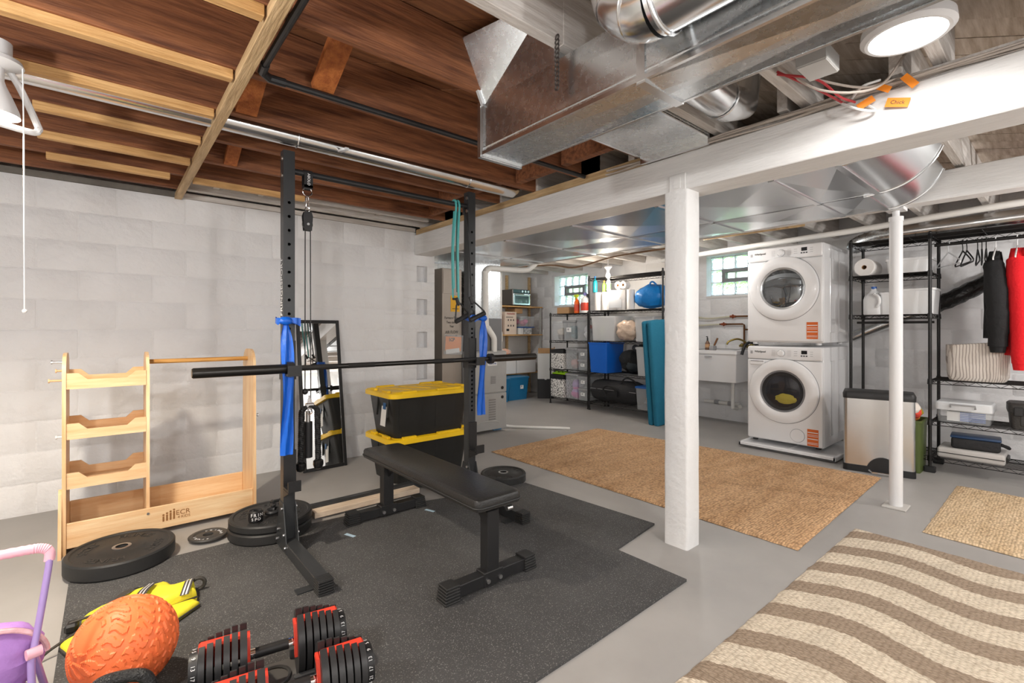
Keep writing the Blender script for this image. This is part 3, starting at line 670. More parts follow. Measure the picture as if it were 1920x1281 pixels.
# barbell
bb=thing('barbell','long black olympic barbell resting across the rack','barbell',(1.405,RY_-.078,.993))
m_bar=mat('black_zinc',(.045,.043,.041),.33,.85)
mb=MB(); mb.cyl((-.655,0,0),(.655,0,0),.0142,n=18); mb.build('shaft',m_bar,bb)
for a,b_ in ((-.62,-.42),(-.36,-.20),(.20,.36),(.42,.62)):
    mb=MB(); mb.cyl((a,0,0),(b_,0,0),.0149,n=18); mb.build('knurling',mat('knurl',(.035,.033,.032),.5,.7,bump=(600,.4)),bb)
for s in (-1,1):
    sl=MB(); sl.cyl((s*.68,0,0),(s*1.1,0,0),.025,n=24); sl.cyl((s*1.1,0,0),(s*1.104,0,0),.022,n=24); sl=sl.build('sleeve',m_bar,bb)
    mb=MB(); mb.cyl((s*.655,0,0),(s*.685,0,0),.036,n=28); mb.build('collar',m_blackm,bb)
# ---- blue bands tied to the uprights
m_band=mat('blue_latex',SR('0f5cc4'),.32,bump=(14,.25)); 
def band(name,lab,X,Yy,z0,z1,side,seed):
    rr=random.Random(seed); t=thing(name,lab,'exercise band',(X,Yy,z0))
    h=z1-z0; mb=MB(); n=26
    def f(a,b_):
        z=h*(1-a); w=.020+.009*math.sin(min(1,a*3)*PI*.5)+.003*math.sin(a*9)
        if a<.1: w*=.55+4.5*a
        x=(b_-.5)*2*w+side*(.012*math.sin(a*2.5)); y=-.012*math.sin(a*5)-.006+.006*math.sin(b_*9+a*8)
        return Vector((x,y,z))
    mb.grid(f,n,8); mb.grid(lambda a,b_:f(a,b_)+Vector((0,.004,0)),n,8); mb.build('tail',m_band,t)
    mb=MB(); mb.sphere((0,-.004,h+.01),.03,(1.15,.7,.75),14,10,lambda d:1+.12*noise.noise(d*3+Vector((seed,0,0)))); mb.build('knot',m_band,t)
    mb=MB(); loops=[]
    for k in range(17):
        a=2*PI*k/16; w_=.017+.003*math.sin(k*2.3)
        px,py=.048*math.copysign(abs(math.cos(a))**.5,math.cos(a)),.046*math.copysign(abs(math.sin(a))**.5,math.sin(a))
        loops.append((px,py,w_))
    off=Vector((.016 if side>0 else -.06,.05,h+.012))
    mb.grid(lambda a,b_:off+Vector((loops[int(round(a*16))][0],loops[int(round(a*16))][1],(b_-.5)*2*loops[int(round(a*16))][2]+.004*math.sin(a*20))),16,3); mb.build('wrap',m_band,t)
    mb=MB(); mb.grid(lambda a,b_:Vector((-side*-.02+side*a*.055,-.01+.004*math.sin(a*9),h+.015+(b_-.5)*(.02+.025*a)-.012*a*a)),10,3); mb.grid(lambda a,b_:Vector((side*.02+side*a*.055,-.006+.004*math.sin(a*9),h+.015+(b_-.5)*(.02+.025*a)-.012*a*a)),10,3); mb.build('loose_end',m_band,t)
band('exercise_band','blue latex band knotted round the left rack upright',RX0-.026,RY_-.055,.53,1.235,1,3)
band('exercise_band','blue latex band knotted round the right rack upright',RX1+.075,RY_-.055,.595,1.27,-1,8)
# ---- pulley kit
px_=.848
pk=thing('pulley_strap','black strap with ring holding the cable pulley on the pull-up bar','pulley',(px_,RY_,1.7))
mb=MB(); mb.grid(lambda a,b_:Vector(((b_-.5)*.045,.0215*math.cos(a*2*PI-PI/2) if .5<0 else -.0205*math.sin(min(max((a-.3)/.4,0),1)*PI+PI/2) ,(.365+.0205*math.cos((min(max((a-.3)/.4,0),1))*PI-PI/2)) if .3<=a<=.7 else .365-.085*(abs(a-.5)-.2)/.3)),30,2); mb.build('strap',m_blackp,pk)
mb=MB(); mb.b2((-.0225,-.024,.285),(.0225,-.018,.36)); mb.b2((-.0225,.018,.285),(.0225,.024,.36)); mb.b2((-.0225,-.024,.283),(.0225,.024,.30)); mb.build('strap_loop',m_blackp,pk)
text('ABOLO',.02,m_whiteink,pk,T(0,-.0246,.33)@FRONT_Y@RZ(-PI/2),'lettering',.0002)
mb=MB(); mb.torus((0,0,.268),.024,.0035,'y',24,8); mb.build('steel_ring',m_chrome,pk)
mb=MB(); mb.tube([(.0,0,.245),(.006,0,.235),(.006,0,.185),(0,0,.178),(-.006,0,.185),(-.006,0,.235)],.003,8,True); mb.build('carabiner',m_chrome,pk)
mb=MB(); mb.torus((0,0,.168),.012,.003,'y',18,6); mb.build('small_ring',m_chrome,pk)
pu=MB()
for s in (-1,1): pu.prism([(-.02,.05),(.02,.05),(.026,.13),(.018,.155),(-.018,.155),(-.026,.13)],s*.013-.002,s*.013+.002,'y')
pu=pu.build('pulley_cheek',m_blackp,pk)
mb=MB(); mb.cyl((0,-.008,.085),(0,.008,.085),.027,n=24); mb.build('sheave',m_blackp,pk)
mb=MB(); mb.cyl((0,-.018,.085),(0,.018,.085),.007,n=10); mb.build('axle',m_steel,pk)
# cable and load pin
cb=thing('pulley_cable','thin black steel cable hanging from the pulley','cable',(px_,RY_,.86))
mb=MB(); mb.tube([(-.012,0,.9),(-.013,0,.0)],.0028,6); mb.tube([(.016,0,.9),(.018,0,-.06)],.0028,6); mb.build('line',m_blackp,cb)
mb=MB(); mb.sphere((-.013,0,-.005),.017); mb.build('stop_ball',m_blackp,cb)
mb=MB()
for z,s in ((-.06,1),(-.105,1.15)): mb.tube([(.012,0,z+.02),(.018,0,z+.01),(.022*s,0,z-.02),(.012,0,z-.034),(.002,0,z-.02),(.006,0,z+.01)],.0042,8,True)
mb.build('snap_hook',m_chrome,cb)
rp_=thing('triceps_rope','black twisted triceps rope with ball ends hanging from the cable','rope',(px_+.012,RY_,.44))
mb=MB()
for s in (-1,1):
    for ph in (0,PI*2/3,PI*4/3):
        pts=[]
        for k in range(61):
            t=k/60
            if t<.14: a=PI/2*(1-t/.14); cx,cz=s*(.042*math.cos(a)),.30+.03*math.sin(a)
            else: cx,cz=s*(.042+.006*(t-.14)),.30-.275*(t-.14)/.86
            w=2*PI*9*t+ph; pts.append((cx+.0085*math.cos(w),.0085*math.sin(w),cz))
        mb.tube(pts,.0095,7)
mb.build('twisted_rope',mat('black_nylon',(.012,.012,.012),.5,bump=(300,.3)),rp_)
mb=MB()
for s in (-1,1): mb.lathe([(.001,.028),(.02,.026),(.027,.02),(.028,.0),(.022,-.02),(.008,-.028),(.001,-.029)],20,T(s*.047,0,.0))
mb.build('ball_end',mat('gloss_black_rubber',(.012,.012,.012),.15),rp_)
mb=MB(); mb.b2((-.022,-.012,.315),(.022,.012,.35),.004); mb.cyl((0,0,.35),(0,0,.39),.006,n=10); mb.build('steel_yoke',m_chrome,rp_)
lp=thing('loading_pin','black cylindrical loading pin between the two rope strands','weight pin',(px_+.012,RY_+.03,.48))
mb=MB(); mb.cyl((0,0,0),(0,0,.20),.024,n=24); mb.build('sleeve',m_blackp,lp)
mb=MB(); mb.cyl((0,0,.2),(0,0,.26),.013,n=16); mb.build('pin',m_steel,lp)
# ---- resistance tubes with handles on the right upright
bt=thing('resistance_tubes','teal resistance tubes with black handles hung on the pull-up bar','exercise band',(1.86,RY_,1.36))
m_teal=mat('teal_rubber',SR('4fa3a2'),.4)
for k,(dx,dy,zb) in enumerate(((-.055,-.02,.12),(-.02,-.025,.02),(.0,.02,.1),(-.035,.022,.06))):
    pts=[(dx,dy,zb),(dx-.006,dy,.4),(dx*.7,dy,.66)]
    if k<2: pts+= [(dx*.7,dy*.9,.705),(dx*.7+.002,0,.727)]
    mb=MB(); mb.tube(smooth_path(pts,5),.0075,8); mb.build('tube',m_teal if k!=2 else mat('dark_teal',SR('3a6b66'),.4),bt)
mb=MB()
for dx in (-.04,-.015): mb.torus((dx,0,.707),.024,.0075,'x',16,8,0,PI)
mb.build('bar_loop',m_teal,bt)
def handle(loc,rot,parent):
    mb=MB(); mb.cyl((-.065,0,-.11),(.065,0,-.11),.016,n=16); mb.build('grip',m_rubber,parent,loc,rot)
    mb=MB(); mb.tube([(-.062,0,-.11),(-.066,0,-.095),(-.02,0,-.01),(0,0,.01),(.02,0,-.01),(.066,0,-.095),(.062,0,-.11)],.0055,8); mb.lathe([(.001,.03),(.011,.028),(.014,-.02),(.001,-.03)],12,T(0,0,.01)); mb.build('webbing',m_blackp,parent,loc,rot)
handle((-.035,-.04,.02),(0,-.38,.2),bt); handle((.055,-.075,.03),(0,-.42,-.1),bt)
mb=MB(); mb.tube(smooth_path([(.02,-.02,.69),(.04,-.05,.5),(.05,-.07,.2),(.055,-.075,.05)],6),.0065,8); mb.build('dark_tube',m_blackp,bt)

# ================================================================== BENCH
bn=thing('weight_bench','flat black padded weight bench inside the rack','bench',(1.365,2.31,0))
m_vinyl=mat('black_vinyl',(.017,.0165,.016),.36,bump=(90,.12))
mb=MB(); sec=[]
for z,o in ((.388,-.012),(.393,0),(.405,.0),(.43,.0),(.440,-.006),(.445,-.022)):
    sec.append([Vector((a,b_,z)) for a,b_ in rrect(.262+2*o,1.25+2*o,.035+o,5)])
mb.loft(sec); mb.build('pad',m_vinyl,bn)
mb=MB(); pts=[(a,b_,.407) for a,b_ in rrect(.266,1.254,.037,6)]; mb.tube(pts,.004,6,True); mb.build('seam_piping',m_rubber,bn)
mb=MB(); mb.b2((-.10,-.58,.376),(.10,.58,.388)); mb.build('backing_board',m_blackp,bn)
mb=MB(); mb.b2((-.03,-.53,.335),(.03,.53,.376),.003); mb.build('spine',m_blackm,bn)
for s in (-1,1):
    y=s*.54
    mb=MB(); mb.b2((-.034,y-.03,.06),(.034,y+.03,.36),.003); mb.build('post',m_blackm,bn)
    mb=MB(); mb.prism([(-s*.03,.36),(-s*.03,.26),(-s*.13,.36)],-.003,.003,'x',T(0,y,0)); mb.build('gusset_plate',m_blackm,bn)
    mb=MB(); mb.b2((-.21,y-.03,.022),(.21,y+.03,.075),.003); mb.build('foot_tube',m_blackm,bn)
    mb=MB(); mb.b2((-.055,y-.034,.02),(.055,y+.034,.084),.003); mb.build('foot_bracket',m_blackm,bn)
    for e in (-1,1):
        mb=MB()
        for k in range(6): mb.b2((e*.19,y-.036-.0008*(5-k),.012+.0125*k),(e*(.258+.002*(5-k)),y+.036+.0008*(5-k),.012+.0125*k+.0095),.002)
        mb.b2((e*.2,y-.034,.015),(e*.25,y+.034,.082)); mb.build('foot_cap',m_rubber,bn)
    for x in (-.035,.035):
        mb=MB(); mb.cyl((x,y-.034,.045),(x,y-.042,.045),.010,n=10); mb.build('bolt',m_steel,bn)
mb=MB(); mb.cyl((.045,-.61,.37),(.075,-.61,.37),.012,n=14); mb.build('end_knob',m_steel,bn)
# ================================================================== PLATES
def plate(name,lab,loc,r,h,hub=.07,txt=None,white=False,ring=True):
    t=thing(name,lab,'weight plate',loc)
    mb=MB(); prof=[(.0265,0),(r-.006,0),(r,.008),(r,h-.008),(r-.006,h),(r-.022,h),(r-.028,h-.005),(hub+.02,h-.005),(hub+.012,h-.001),(.0265,h-.001)]
    loops=[[Vector((q*math.cos(2*PI*i/56),q*math.sin(2*PI*i/56),z)) for i in range(56)] for q,z in prof]
    rs=[mb.ring(l) for l in loops]
    for k in range(len(rs)):
        a,b_=rs[k],rs[(k+1)%len(rs)]
        for i in range(56): mb.bm.faces.new((a[i],a[(i+1)%56],b_[(i+1)%56],b_[i]))
    mb.build('disc',m_rubber if not white else mat('grey_iron',(.05,.048,.046),.5),t)
    if ring:
        mb=MB(); mb.lathe([(.0262,h-.01),(.04,h-.001),(.04,h+.001),(.0262,h+.002)],28,cap=False); mb.build('steel_hub',m_steel,t)
    if txt:
        n=len(txt)
        for i,ch in enumerate(txt):
            if ch==' ': continue
            a=2*PI*i/n; rr=(r-.028+hub+.02)/2
            text(ch,(r-hub)*.42,m_whiteink if white else mat('raised_black',(.03,.03,.03),.42),t,RZ(-a)@T(0,rr,h-.0045),'letter',.0012)
    return t
plate('bumper_plate','large black bumper plate lying in front of the wooden rack',(.055,3.16,.013),.225,.075,.085,'FRINGE   SPORT   FRINGE   SPORT   ')
plate('bumper_plate','thick black bumper plate at the bottom of the pair behind the left upright',(.735,3.07,.013),.222,.058,.085)
plate('bumper_plate','top black bumper plate of the pair behind the left upright',(.74,3.075,.073),.222,.044,.085,'FRINGE   SPORT   FRINGE   SPORT   ')
plate('small_plate','small thin iron plate with white lettering beside the stacked plates',(.44,3.215,.013),.098,.012,.04,'FRINGE   SPORT   ',True,False)
plate('bumper_plate','black bumper plate on the floor behind the bench on the right',(2.40,2.935,.0),.18,.066,.085,'FRINGE   SPORT   ')
# bits on top of the stacked plates
sp_=thing('rolled_strap','rolled black strap printed with white letters on the stacked plates','strap',(.64,3.0,.118))
mb=MB(); mb.lathe([(.012,0),(.036,0),(.038,.01),(.038,.052),(.034,.056),(.030,.053),(.026,.056),(.02,.053),(.012,.056),(.011,.02)],28,cap=False); mb.build('roll',m_blackp,sp_)
for i,ch in enumerate('FRIN'): text(ch,.026,m_whiteink,sp_,RZ(-.75+i*.45)@T(0,-.0386,.038)@FRONT_Y,'letter',.0004)
for i,ch in enumerate('SPO'): text(ch,.022,m_whiteink,sp_,RZ(-.65+i*.45)@T(0,-.0386,.016)@FRONT_Y,'letter',.0004)
for k,(x,y) in enumerate(((.735,3.03),(.79,3.12))):
    cl=thing('barbell_clamp',['black barbell clamp next to the rolled strap','black barbell clamp farther back on the plates'][k],'clamp',(x,y,.118),.6+k)
    mb=MB(); mb.torus((0,0,.02),.033,.0001+.012,'z',26,8,.35,2*PI-.35); mb.build('ring',m_blackp,cl)
    mb=MB(); mb.b2((.02,-.03,.004),(.05,-.016,.042),.003); mb.b2((.02,.016,.004),(.05,.03,.042),.003); mb.box((.05,0,.03),(.02,.07,.014),bev=.004); mb.build('lever',m_blackp,cl)
mb=MB(); mb.b2((-.37,-.055,0),(.37,.055,.035),.002); tag(mb.build('wood_board',wood('raw_pine',SR('cbb39a'),SR('e6d5c0'),'x',.6),None,(1.36,3.13,.0125),(0,0,.0)),'pale raw wooden board lying by the rear crossbar','board')
# ================================================================== DRESS-UP RACK (birch)
dr=thing('dress_up_rack','birch wood children dress-up rack with trays and hanging rod','storage rack',(-.185,3.45,0),0)
Wd=.925
def side_poly(d0,d1,h):
    # y = depth from front
    pts=[(0,0),(d0,0),(d0,.3)]
    for i in range(7): a=PI/2*i/6; pts.append((d0-d1-.02+d1*math.cos(a),h-d1+d1*math.sin(a)))
    for i in range(7): a=PI/2+PI/2*i/6; pts.append((d1+.01+d1*math.cos(a),h-d1+d1*math.sin(a)))
    return pts
for x,nm in ((0,'left'),(.355,'mid'),(Wd-.016,'right')):
    mb=MB(); mb.prism(side_poly(.34,.11,1.07) if nm!='mid' else [(.02,.06),(.33,.06),(.33,.3),(.3,.98),(.26,1.04),(.2,1.065),(.12,1.065),(.06,1.04),(.025,.98)],x,x+.016,'x'); mb.build('side_panel' if nm!='mid' else 'divider',m_birchz,dr)
mb=MB(); mb.prism([(-.05,0),(.03,0),(.03,.35),(.005,.33)],-.014,0,'x'); mb.build('foot_brace',m_birchz,dr)
def tray_lip(w,h):   # board with raised shoulders at both ends
    return [(0,0),(w,0),(w,h+.035),(w-.05,h+.035),(w-.085,h),(.085,h),(.05,h+.035),(0,h+.035)]
for z,y0,y1 in ((.88,.03,.29),(.61,.03,.30),(.345,.03,.31)):
    tr=MB(); tr.b2((.016,y0,z),(.355,y1,z+.01)); tr=tr.build('tray',m_birch,dr)
    mb=MB(); mb.prism(tray_lip(.339,.05),y0-.01,y0,'y',T(.016,0,z)); mb.build('front_lip',m_birch,tr)
    mb=MB(); mb.prism(tray_lip(.339,.055),y1,y1+.01,'y',T(.016,0,z)); mb.build('back_lip',m_birch,tr)
mb=MB(); mb.b2((.0,.03,.05),(Wd,.34,.062)); mb.build('bottom_shelf',m_birch,dr)
mb=MB(); mb.b2((.016,.012,.03),(Wd-.016,.026,.165),.003); mb.build('front_board',m_birch,dr)
mb=MB(); mb.b2((.016,.33,.03),(Wd-.016,.344,.20),.003); mb.build('back_board',m_birch,dr)
mb=MB(); mb.cyl((.36,.185,1.005),(Wd-.01,.185,1.005),.014,n=16); mb.build('hanging_rod',wood('rod_wood',SR('b07a3a'),SR('d8a660'),'x',.4),dr)
for x,z,y,mt in ((-.045,1.02,.16,m_steel),(-.03,.97,.19,m_birch),(-.055,.92,.14,m_birch),(-.03,.6,.2,m_whitep),(Wd+.035,.62,.14,m_steel)):
    mb=MB(); mb.cyl((0 if x<0 else Wd,y,z),(x,y,z),.006,n=10); mb.cyl((x,y,z),(x-.006 if x<0 else x+.006,y,z),.011,n=10); mb.build('peg',mt,dr)
text('ECR',.04,mat('burnt_wood',SR('8d5f33'),.7),dr,T(.53,.0115,.105)@FRONT_Y,'lettering',.0006)
text('4 KIDS',.022,MATS['burnt_wood'],dr,T(.535,.0115,.078)@FRONT_Y,'lettering',.0006)
mb=MB()
for i in range(4):
    mb.box((.435+i*.017,.0115,.085+.004*i),(.009,.001,.03+.006*i)); mb.cyl((.435+i*.017,.0118,.108+.007*i),(.435+i*.017,.0108,.108+.007*i),.0055,n=10)
mb.build('logo',MATS['burnt_wood'],dr)
mb=MB(); mb.cyl((.363,.012,.135),(.363,.008,.135),.007,n=10); mb.build('screw',m_steel,dr)
# ================================================================== MIRROR, TOTES
mi=thing('leaning_mirror','tall narrow black-framed mirror leaning on the white block wall','mirror',(1.43,4.15,0))
tilt=math.atan2(.205,1.28); Lm=1.30; Wm=.37
Mm=RX(-tilt)
mb=MB(); f=.028
for lo,hi in (((-Wm/2,0,0),(-Wm/2+f,.02,Lm)),((Wm/2-f,0,0),(Wm/2,.02,Lm)),((-Wm/2+f,0,0),(Wm/2-f,.02,f)),((-Wm/2+f,0,Lm-f),(Wm/2-f,.02,Lm))): mb.b2(lo,hi,.003)
mb.xf(Mm); mb.build('frame',m_blackp,mi)
mb=MB(); mb.b2((-Wm/2+f-.004,.008,f-.004),(Wm/2-f+.004,.013,Lm-f+.004)); mb.xf(Mm); mb.build('mirror_glass',mat('mirror_silver',(.92,.93,.93),.01,1),mi)
def big_tote(lab,loc,w=.755,d=.51,h=.335):
    t=thing('storage_tote',lab,'storage tote',loc)
    m_tb=mat('tote_black',(.014,.014,.013),.45)
    mb=MB(); mb.loft([[Vector((a,b_,0)) for a,b_ in rrect(w-.13,d-.12,.05)],[Vector((a,b_,h*.9)) for a,b_ in rrect(w-.06,d-.05,.05)],[Vector((a,b_,h)) for a,b_ in rrect(w-.05,d-.04,.05)]]); mb.build('tub',m_tb,t)
    for sx in (-.2,.12):
        mb=MB(); mb.prism([(sx-.09,.05),(sx+.07,.05),(sx+.10,h-.04),(sx-.10,h-.04)],-.003,.003,'y',T(0,-(d-.125)/2-.003,0)@RX(math.atan2(-.036,h)*-1)); mb.build('pressed_panel',m_tb,t)
    mb=MB(); mb.loft([[Vector((a,b_,z)) for a,b_ in rrect(w+o,d+o,.06,5)] for z,o in ((h-.02,-.005),(h-.02,.01),(h+.012,.01),(h+.02,-.01),(h+.014,-.04))]); mb.build('lid',m_yellow,t)
    mb=MB(); mb.loft([[Vector((a,b_,z)) for a,b_ in rrect(w-.12+o,d-.10+o,.04,4)] for z,o in ((h+.012,.02),(h+.022,0),(h+.024,-.04))])
    for q in (-.22,-.05,.12,.27): mb.box((q,0,h+.026),(.012,.30,.006),rot=(0,0,.5))
    for x,y,a,b_ in ((-w/2+.03,-.1,.03,.10),(-w/2+.03,.12,.03,.08),(w/2-.03,-.08,.03,.12),(-.22,-d/2+.02,.12,.03),(.14,-d/2+.02,.22,.03),(-.2,d/2-.03,.16,.03),(.2,d/2-.03,.14,.03),(w/2-.08,d/2-.04,.1,.05)): mb.box((x,y,h+.022),(a,b_,.022),bev=.004)
    mb.build('lid_ribs',m_yellow,t)
    mb=MB(); mb.box((-w/2+.033,-.05,h*.55),(.002,.085,.20),rot=(0,.10,0)); lb=mb.build('label',m_paper,t)
    mb=MB(); mb.box((-w/2+.0315,-.065,h*.72),(.002,.045,.05),rot=(0,.10,0)); mb.build('label_print',mat('label_blue',SR('2b5a8c'),.6),lb)
    mb=MB()
    for yy in (-.14,.05): mb.box((-w/2+.03,yy,h*.72),(.014,.012,.16),rot=(0,.10,0))
    mb.build('end_rib',m_tb,t)
    return t
big_tote('lower black tote with yellow lid, second tote stacked on it',(2.01,3.58,0)); big_tote('upper black tote with yellow lid, on top of its twin',(2.0,3.56,.358))

# ================================================================== FOREGROUND TOYS AND WEIGHTS
def tread(d):
    lon=math.atan2(d.y,d.x); lat=math.asin(max(-1,min(1,d.z)))
    # tyre-like raised lugs around an oblique axis
    k=7; u=(lat/PI+.5)*k; row=math.floor(u); fu=u-row
    v=lon/(2*PI)*26*max(.3,math.cos(lat))+.5*row+.35*math.sin(fu*2*PI)
    fv=v-math.floor(v)
    if abs(lat)>1.25: return 1.0
    a=.12<fu<.88 and .18<fv<.72
    return 1.026 if a else 1.0
sb=thing('slam_ball','orange rubber slam ball with tyre tread pattern','exercise ball',(.045,2.03,.158))
mb=MB(); mb.sphere((0,0,0),.143,(1,1,1),220,130,tread); mb.xf(RX(.5)@RY(-.75)); mb.build('ball',m_orange,sb,smooth=22)
mb=MB(); mb.cyl((0,0,.1415),(0,0,.1455),.005,n=12); mb.xf(RX(.5)@RY(-.75)@RY(.62)); mb.build('valve',mat('dark_orange',SR('a8401c'),.6),sb)
kb=thing('kettlebell','black cast kettlebell in front of the orange ball','kettlebell',(.028,1.70,.012))
m_kb=mat('cast_iron_black',(.014,.014,.014),.3,bump=(160,.5))
mb=MB(); mb.lathe([(.001,0),(.055,0),(.075,.02),(.085,.06),(.08,.1),(.06,.135),(.03,.15),(.001,.152)],28); mb.build('bell',m_kb,kb)
mb=MB(); mb.tube(smooth_path([(-.05,0,.11),(-.068,0,.16),(-.062,0,.205),(-.035,0,.226),(.035,0,.226),(.062,0,.205),(.068,0,.16),(.05,0,.11)],6),.0165,14); mb.xf(RZ(-.35)); mb.build('handle',m_kb,kb)
mb=MB(); mb.torus((0,0,.15),.02,.004,'z',16,6); mb.build('colour_band',mat('green_band',SR('4f8a3a'),.5),kb)
# life vest
vest=thing('life_vest','yellow life vest with grey straps and reflective stripes on the mat','life vest',(.09,2.52,.012),-.12)
m_vest=mat('yellow_fabric',SR('eadb35'),.6,bump=(30,.2)); m_strap=mat('grey_webbing',SR('3c3833'),.6); m_refl=mat('reflective_silver',(.62,.62,.64),.35,.3)
def pad(poly,h,loc,rz,seed,nm='panel'):
    # pillow-like panel from a polygon
    cx=sum(p[0] for p in poly)/len(poly); cy=sum(p[1] for p in poly)/len(poly)
    mb=MB(); lev=[(1.0,.004),(1.02,.3*h),(.98,.75*h),(.86,h),(.6,h*1.08),(.3,h*1.12)]
    fine=[]
    for i in range(len(poly)):
        a,b_=poly[i],poly[(i+1)%len(poly)]
        for k in range(4): fine.append((a[0]+(b_[0]-a[0])*k/4,a[1]+(b_[1]-a[1])*k/4))
    mb.loft([[Vector((cx+(x-cx)*s,cy+(y-cy)*s,z*(1+.15*noise.noise((x*12+seed,y*12,s*2)))+.0)) for x,y in fine] for s,z in lev])
    o=mb.build(nm,m_vest,vest,loc,(0,0,rz),smooth=80)
    e=MB(); e.tube([(x*1.0,y*1.0,h*.35) for x,y in fine],.005,6,True); e.build('piping',m_strap,o)
    return o
pad([(-.17,-.02),(-.02,.10),(.10,.13),(.13,.05),(.0,-.05),(-.12,-.09)],.06,(0,.02,0),0,1)
pad([(.02,-.02),(.06,.10),(.20,.075),(.21,-.02),(.1,-.055)],.062,(0,.0,.0),0,4)
pad([(.03,-.12),(.05,-.04),(.19,.0),(.21,-.045),(.10,-.16)],.03,(0.01,-.03,0),0,7)
pad([(-.21,-.12),(-.16,-.04),(-.03,-.06),(-.03,-.14),(-.17,-.20)],.035,(0,-.01,0),0,9)
for pts,wd,mt,nm in (([(-.085,-.05,.045),(-.06,.02,.073),(-.03,.09,.07),(-.0,.13,.05)],.016,m_strap,'strap'),([(-.005,-.05,.05),(.02,.02,.078),(.045,.10,.07)],.018,m_strap,'strap'),([(.165,-.045,.05),(.18,.01,.076),(.185,.085,.055)],.016,m_strap,'strap')):
    P=smooth_path(pts,6); mb=MB(); mb.grid(lambda a,b_:P[int(round(a*(len(P)-1)))]+Vector(((b_-.5)*2*wd,0,.004)),len(P)-1,2); s_=mb.build(nm,mt,vest)
    if nm=='strap' and wd>.0155 and pts[0][0]>-.05:
        for o_ in (-.006,.006):
            mb=MB(); mb.grid(lambda a,b_:P[int(round(a*(len(P)-1)))]+Vector((o_+(b_-.5)*.006,0,.006)),len(P)-1,1); mb.build('reflective_stripe',m_refl,s_)
mb=MB(); mb.tube(smooth_path([(-.20,-.03,.05),(-.12,-.02,.055),(-.06,-.05,.06),(-.14,-.09,.05),(-.23,-.13,.02),(-.26,-.15,.004)],6),.005,6); mb.build('cord',m_strap,vest)
mb=MB(); mb.b2((-.215,-.05,.015),(-.175,-.0,.05),.008); mb.build('buckle',m_blackp,vest)
mb=MB(); mb.b2((.02,.125,.03),(.07,.15,.055),.006); mb.build('buckle',m_blackp,vest)
mb=MB(); mb.torus((.215,.085,.03),.026,.008,'y',18,8); mb.build('strap_loop',m_strap,vest)
# adjustable dumbbells
m_dbp=mat('dumbbell_black',(.026,.026,.027),.4); m_dbr=mat('dumbbell_red',SR('e0432f'),.4)
def dumbbell(lab,loc,rz):
    t=thing('adjustable_dumbbell',lab,'dumbbell',loc,rz)
    mb=MB(); mb.cyl((-.05,0,.115),(.05,0,.115),.0165,n=20); mb.build('grip',mat('grip_rubber',(.012,.012,.012),.5),t)
    for s in (-1,1):
        mb=MB(); mb.cyl((s*.045,0,.115),(s*.075,0,.115),.0155,n=20); mb.build('chrome_bar',m_chrome,t)
    for s in (-1,1):
        radii=[.104,.104,.100,.096,.09,.084]
        x=.074
        for k,r in enumerate(radii):
            th=.017 if k else .02
            poly=[]
            for i in range(29):
                a=PI/2+.22+(2*PI-.44)*i/28; poly.append((r*math.cos(a)*.88,r*math.sin(a)))
            poly+=[(.021,r*.5),(-.021,r*.5)]
            mb=MB(); mb.prism(poly,min(s*x,s*(x+th)),max(s*x,s*(x+th)),'x',T(0,0,.112)); mb.build('weight_plate',m_dbp,t)
            x+=th+.0055
        mb=MB(); mb.b2((min(s*.076,s*(x-.004)),-.0195,.118),(max(s*.076,s*(x-.004)),.0195,.193),.006); mb.build('red_carrier',m_dbr,t)
        mb=MB(); mb.prism([(-.05,.09),(-.04,.15),(-.02,.185),(.02,.185),(.03,.17),(-.0,.165),(-.022,.14),(-.03,.09)],min(s*.065,s*.074),max(s*.065,s*.074),'x'); mb.build('red_bracket',m_dbr,t)
        mb=MB(); mb.cyl((s*(x-.004),0,.115),(s*(x+.02),0,.115),.06,.056,28); d=mb.build('selector_dial',m_blackp,t)
        for i in range(14):
            a=2*PI*i/14; text(str(5+i*4),.016,m_whiteink,d,T(s*(x+.008),0,.115)@RX(a)@T(0,0,.0605)@RZ(s*PI/2),'digit',.0003)
    tr=MB(); tr.b2((-.205,-.085,.0),(.205,.085,.012),.004)
    tr=tr.build('tray',mat('tray_grey',(.10,.095,.09),.5),t)
    mb=MB()
    for s in (-1,1): mb.b2((s*.06,-.088,.012),(s*.205,-.07,.05),.004); mb.b2((s*.06,.07,.012),(s*.205,.088,.05),.004)
    mb.torus((0,0,.014),.055,.006,'z',28,6); mb.build('tray_rail',mat('tray_dark',(.05,.05,.05),.5),tr)
    return t
dumbbell('complete black and red adjustable dumbbell on its tray',(.422,1.745,.012),-.18)
dumbbell('second adjustable dumbbell cut off by the bottom edge',(.422,1.515,.012),-.18)
# toy stroller
sr=thing('doll_stroller','purple and pink toy doll stroller at the left edge','toy stroller',(-.2,1.85,0))
m_lil=mat('lilac_tube',SR('a58bc4'),.35); m_pink=mat('pink_foam',SR('f0b6c4'),.55); m_purp=mat('purple_quilt',SR('a77bc0'),.7,var=(6,.12),bump=(22,.35))
for s,x in ((1,.07),(-1,-.27)):
    mb=MB(); mb.tube(smooth_path([(x,.085,.535),(x-.002,.07,.50),(x-.022,.02,.34),(x-.03,.0,.28),(x-.02,-.02,.16),(x+.02,-.1,.06)],5),.0085,12); mb.build('frame_tube',m_lil,sr)
    mb=MB(); mb.tube([(x-.025,.01,.3),(x-.01,.09,.16),(x+.0,.16,.06)],.0085,10); mb.build('frame_tube',m_lil,sr)
    mb=MB(); mb.cyl((x-.04,-.003,.31),(x-.01,.007,.31),.014,n=14); mb.build('pivot',m_pink,sr)
    for yy in (-.1,.16):
        mb=MB(); mb.torus((x+.01,yy,.05),.035,.012,'x',20,8); mb.build('wheel',m_pink,sr)
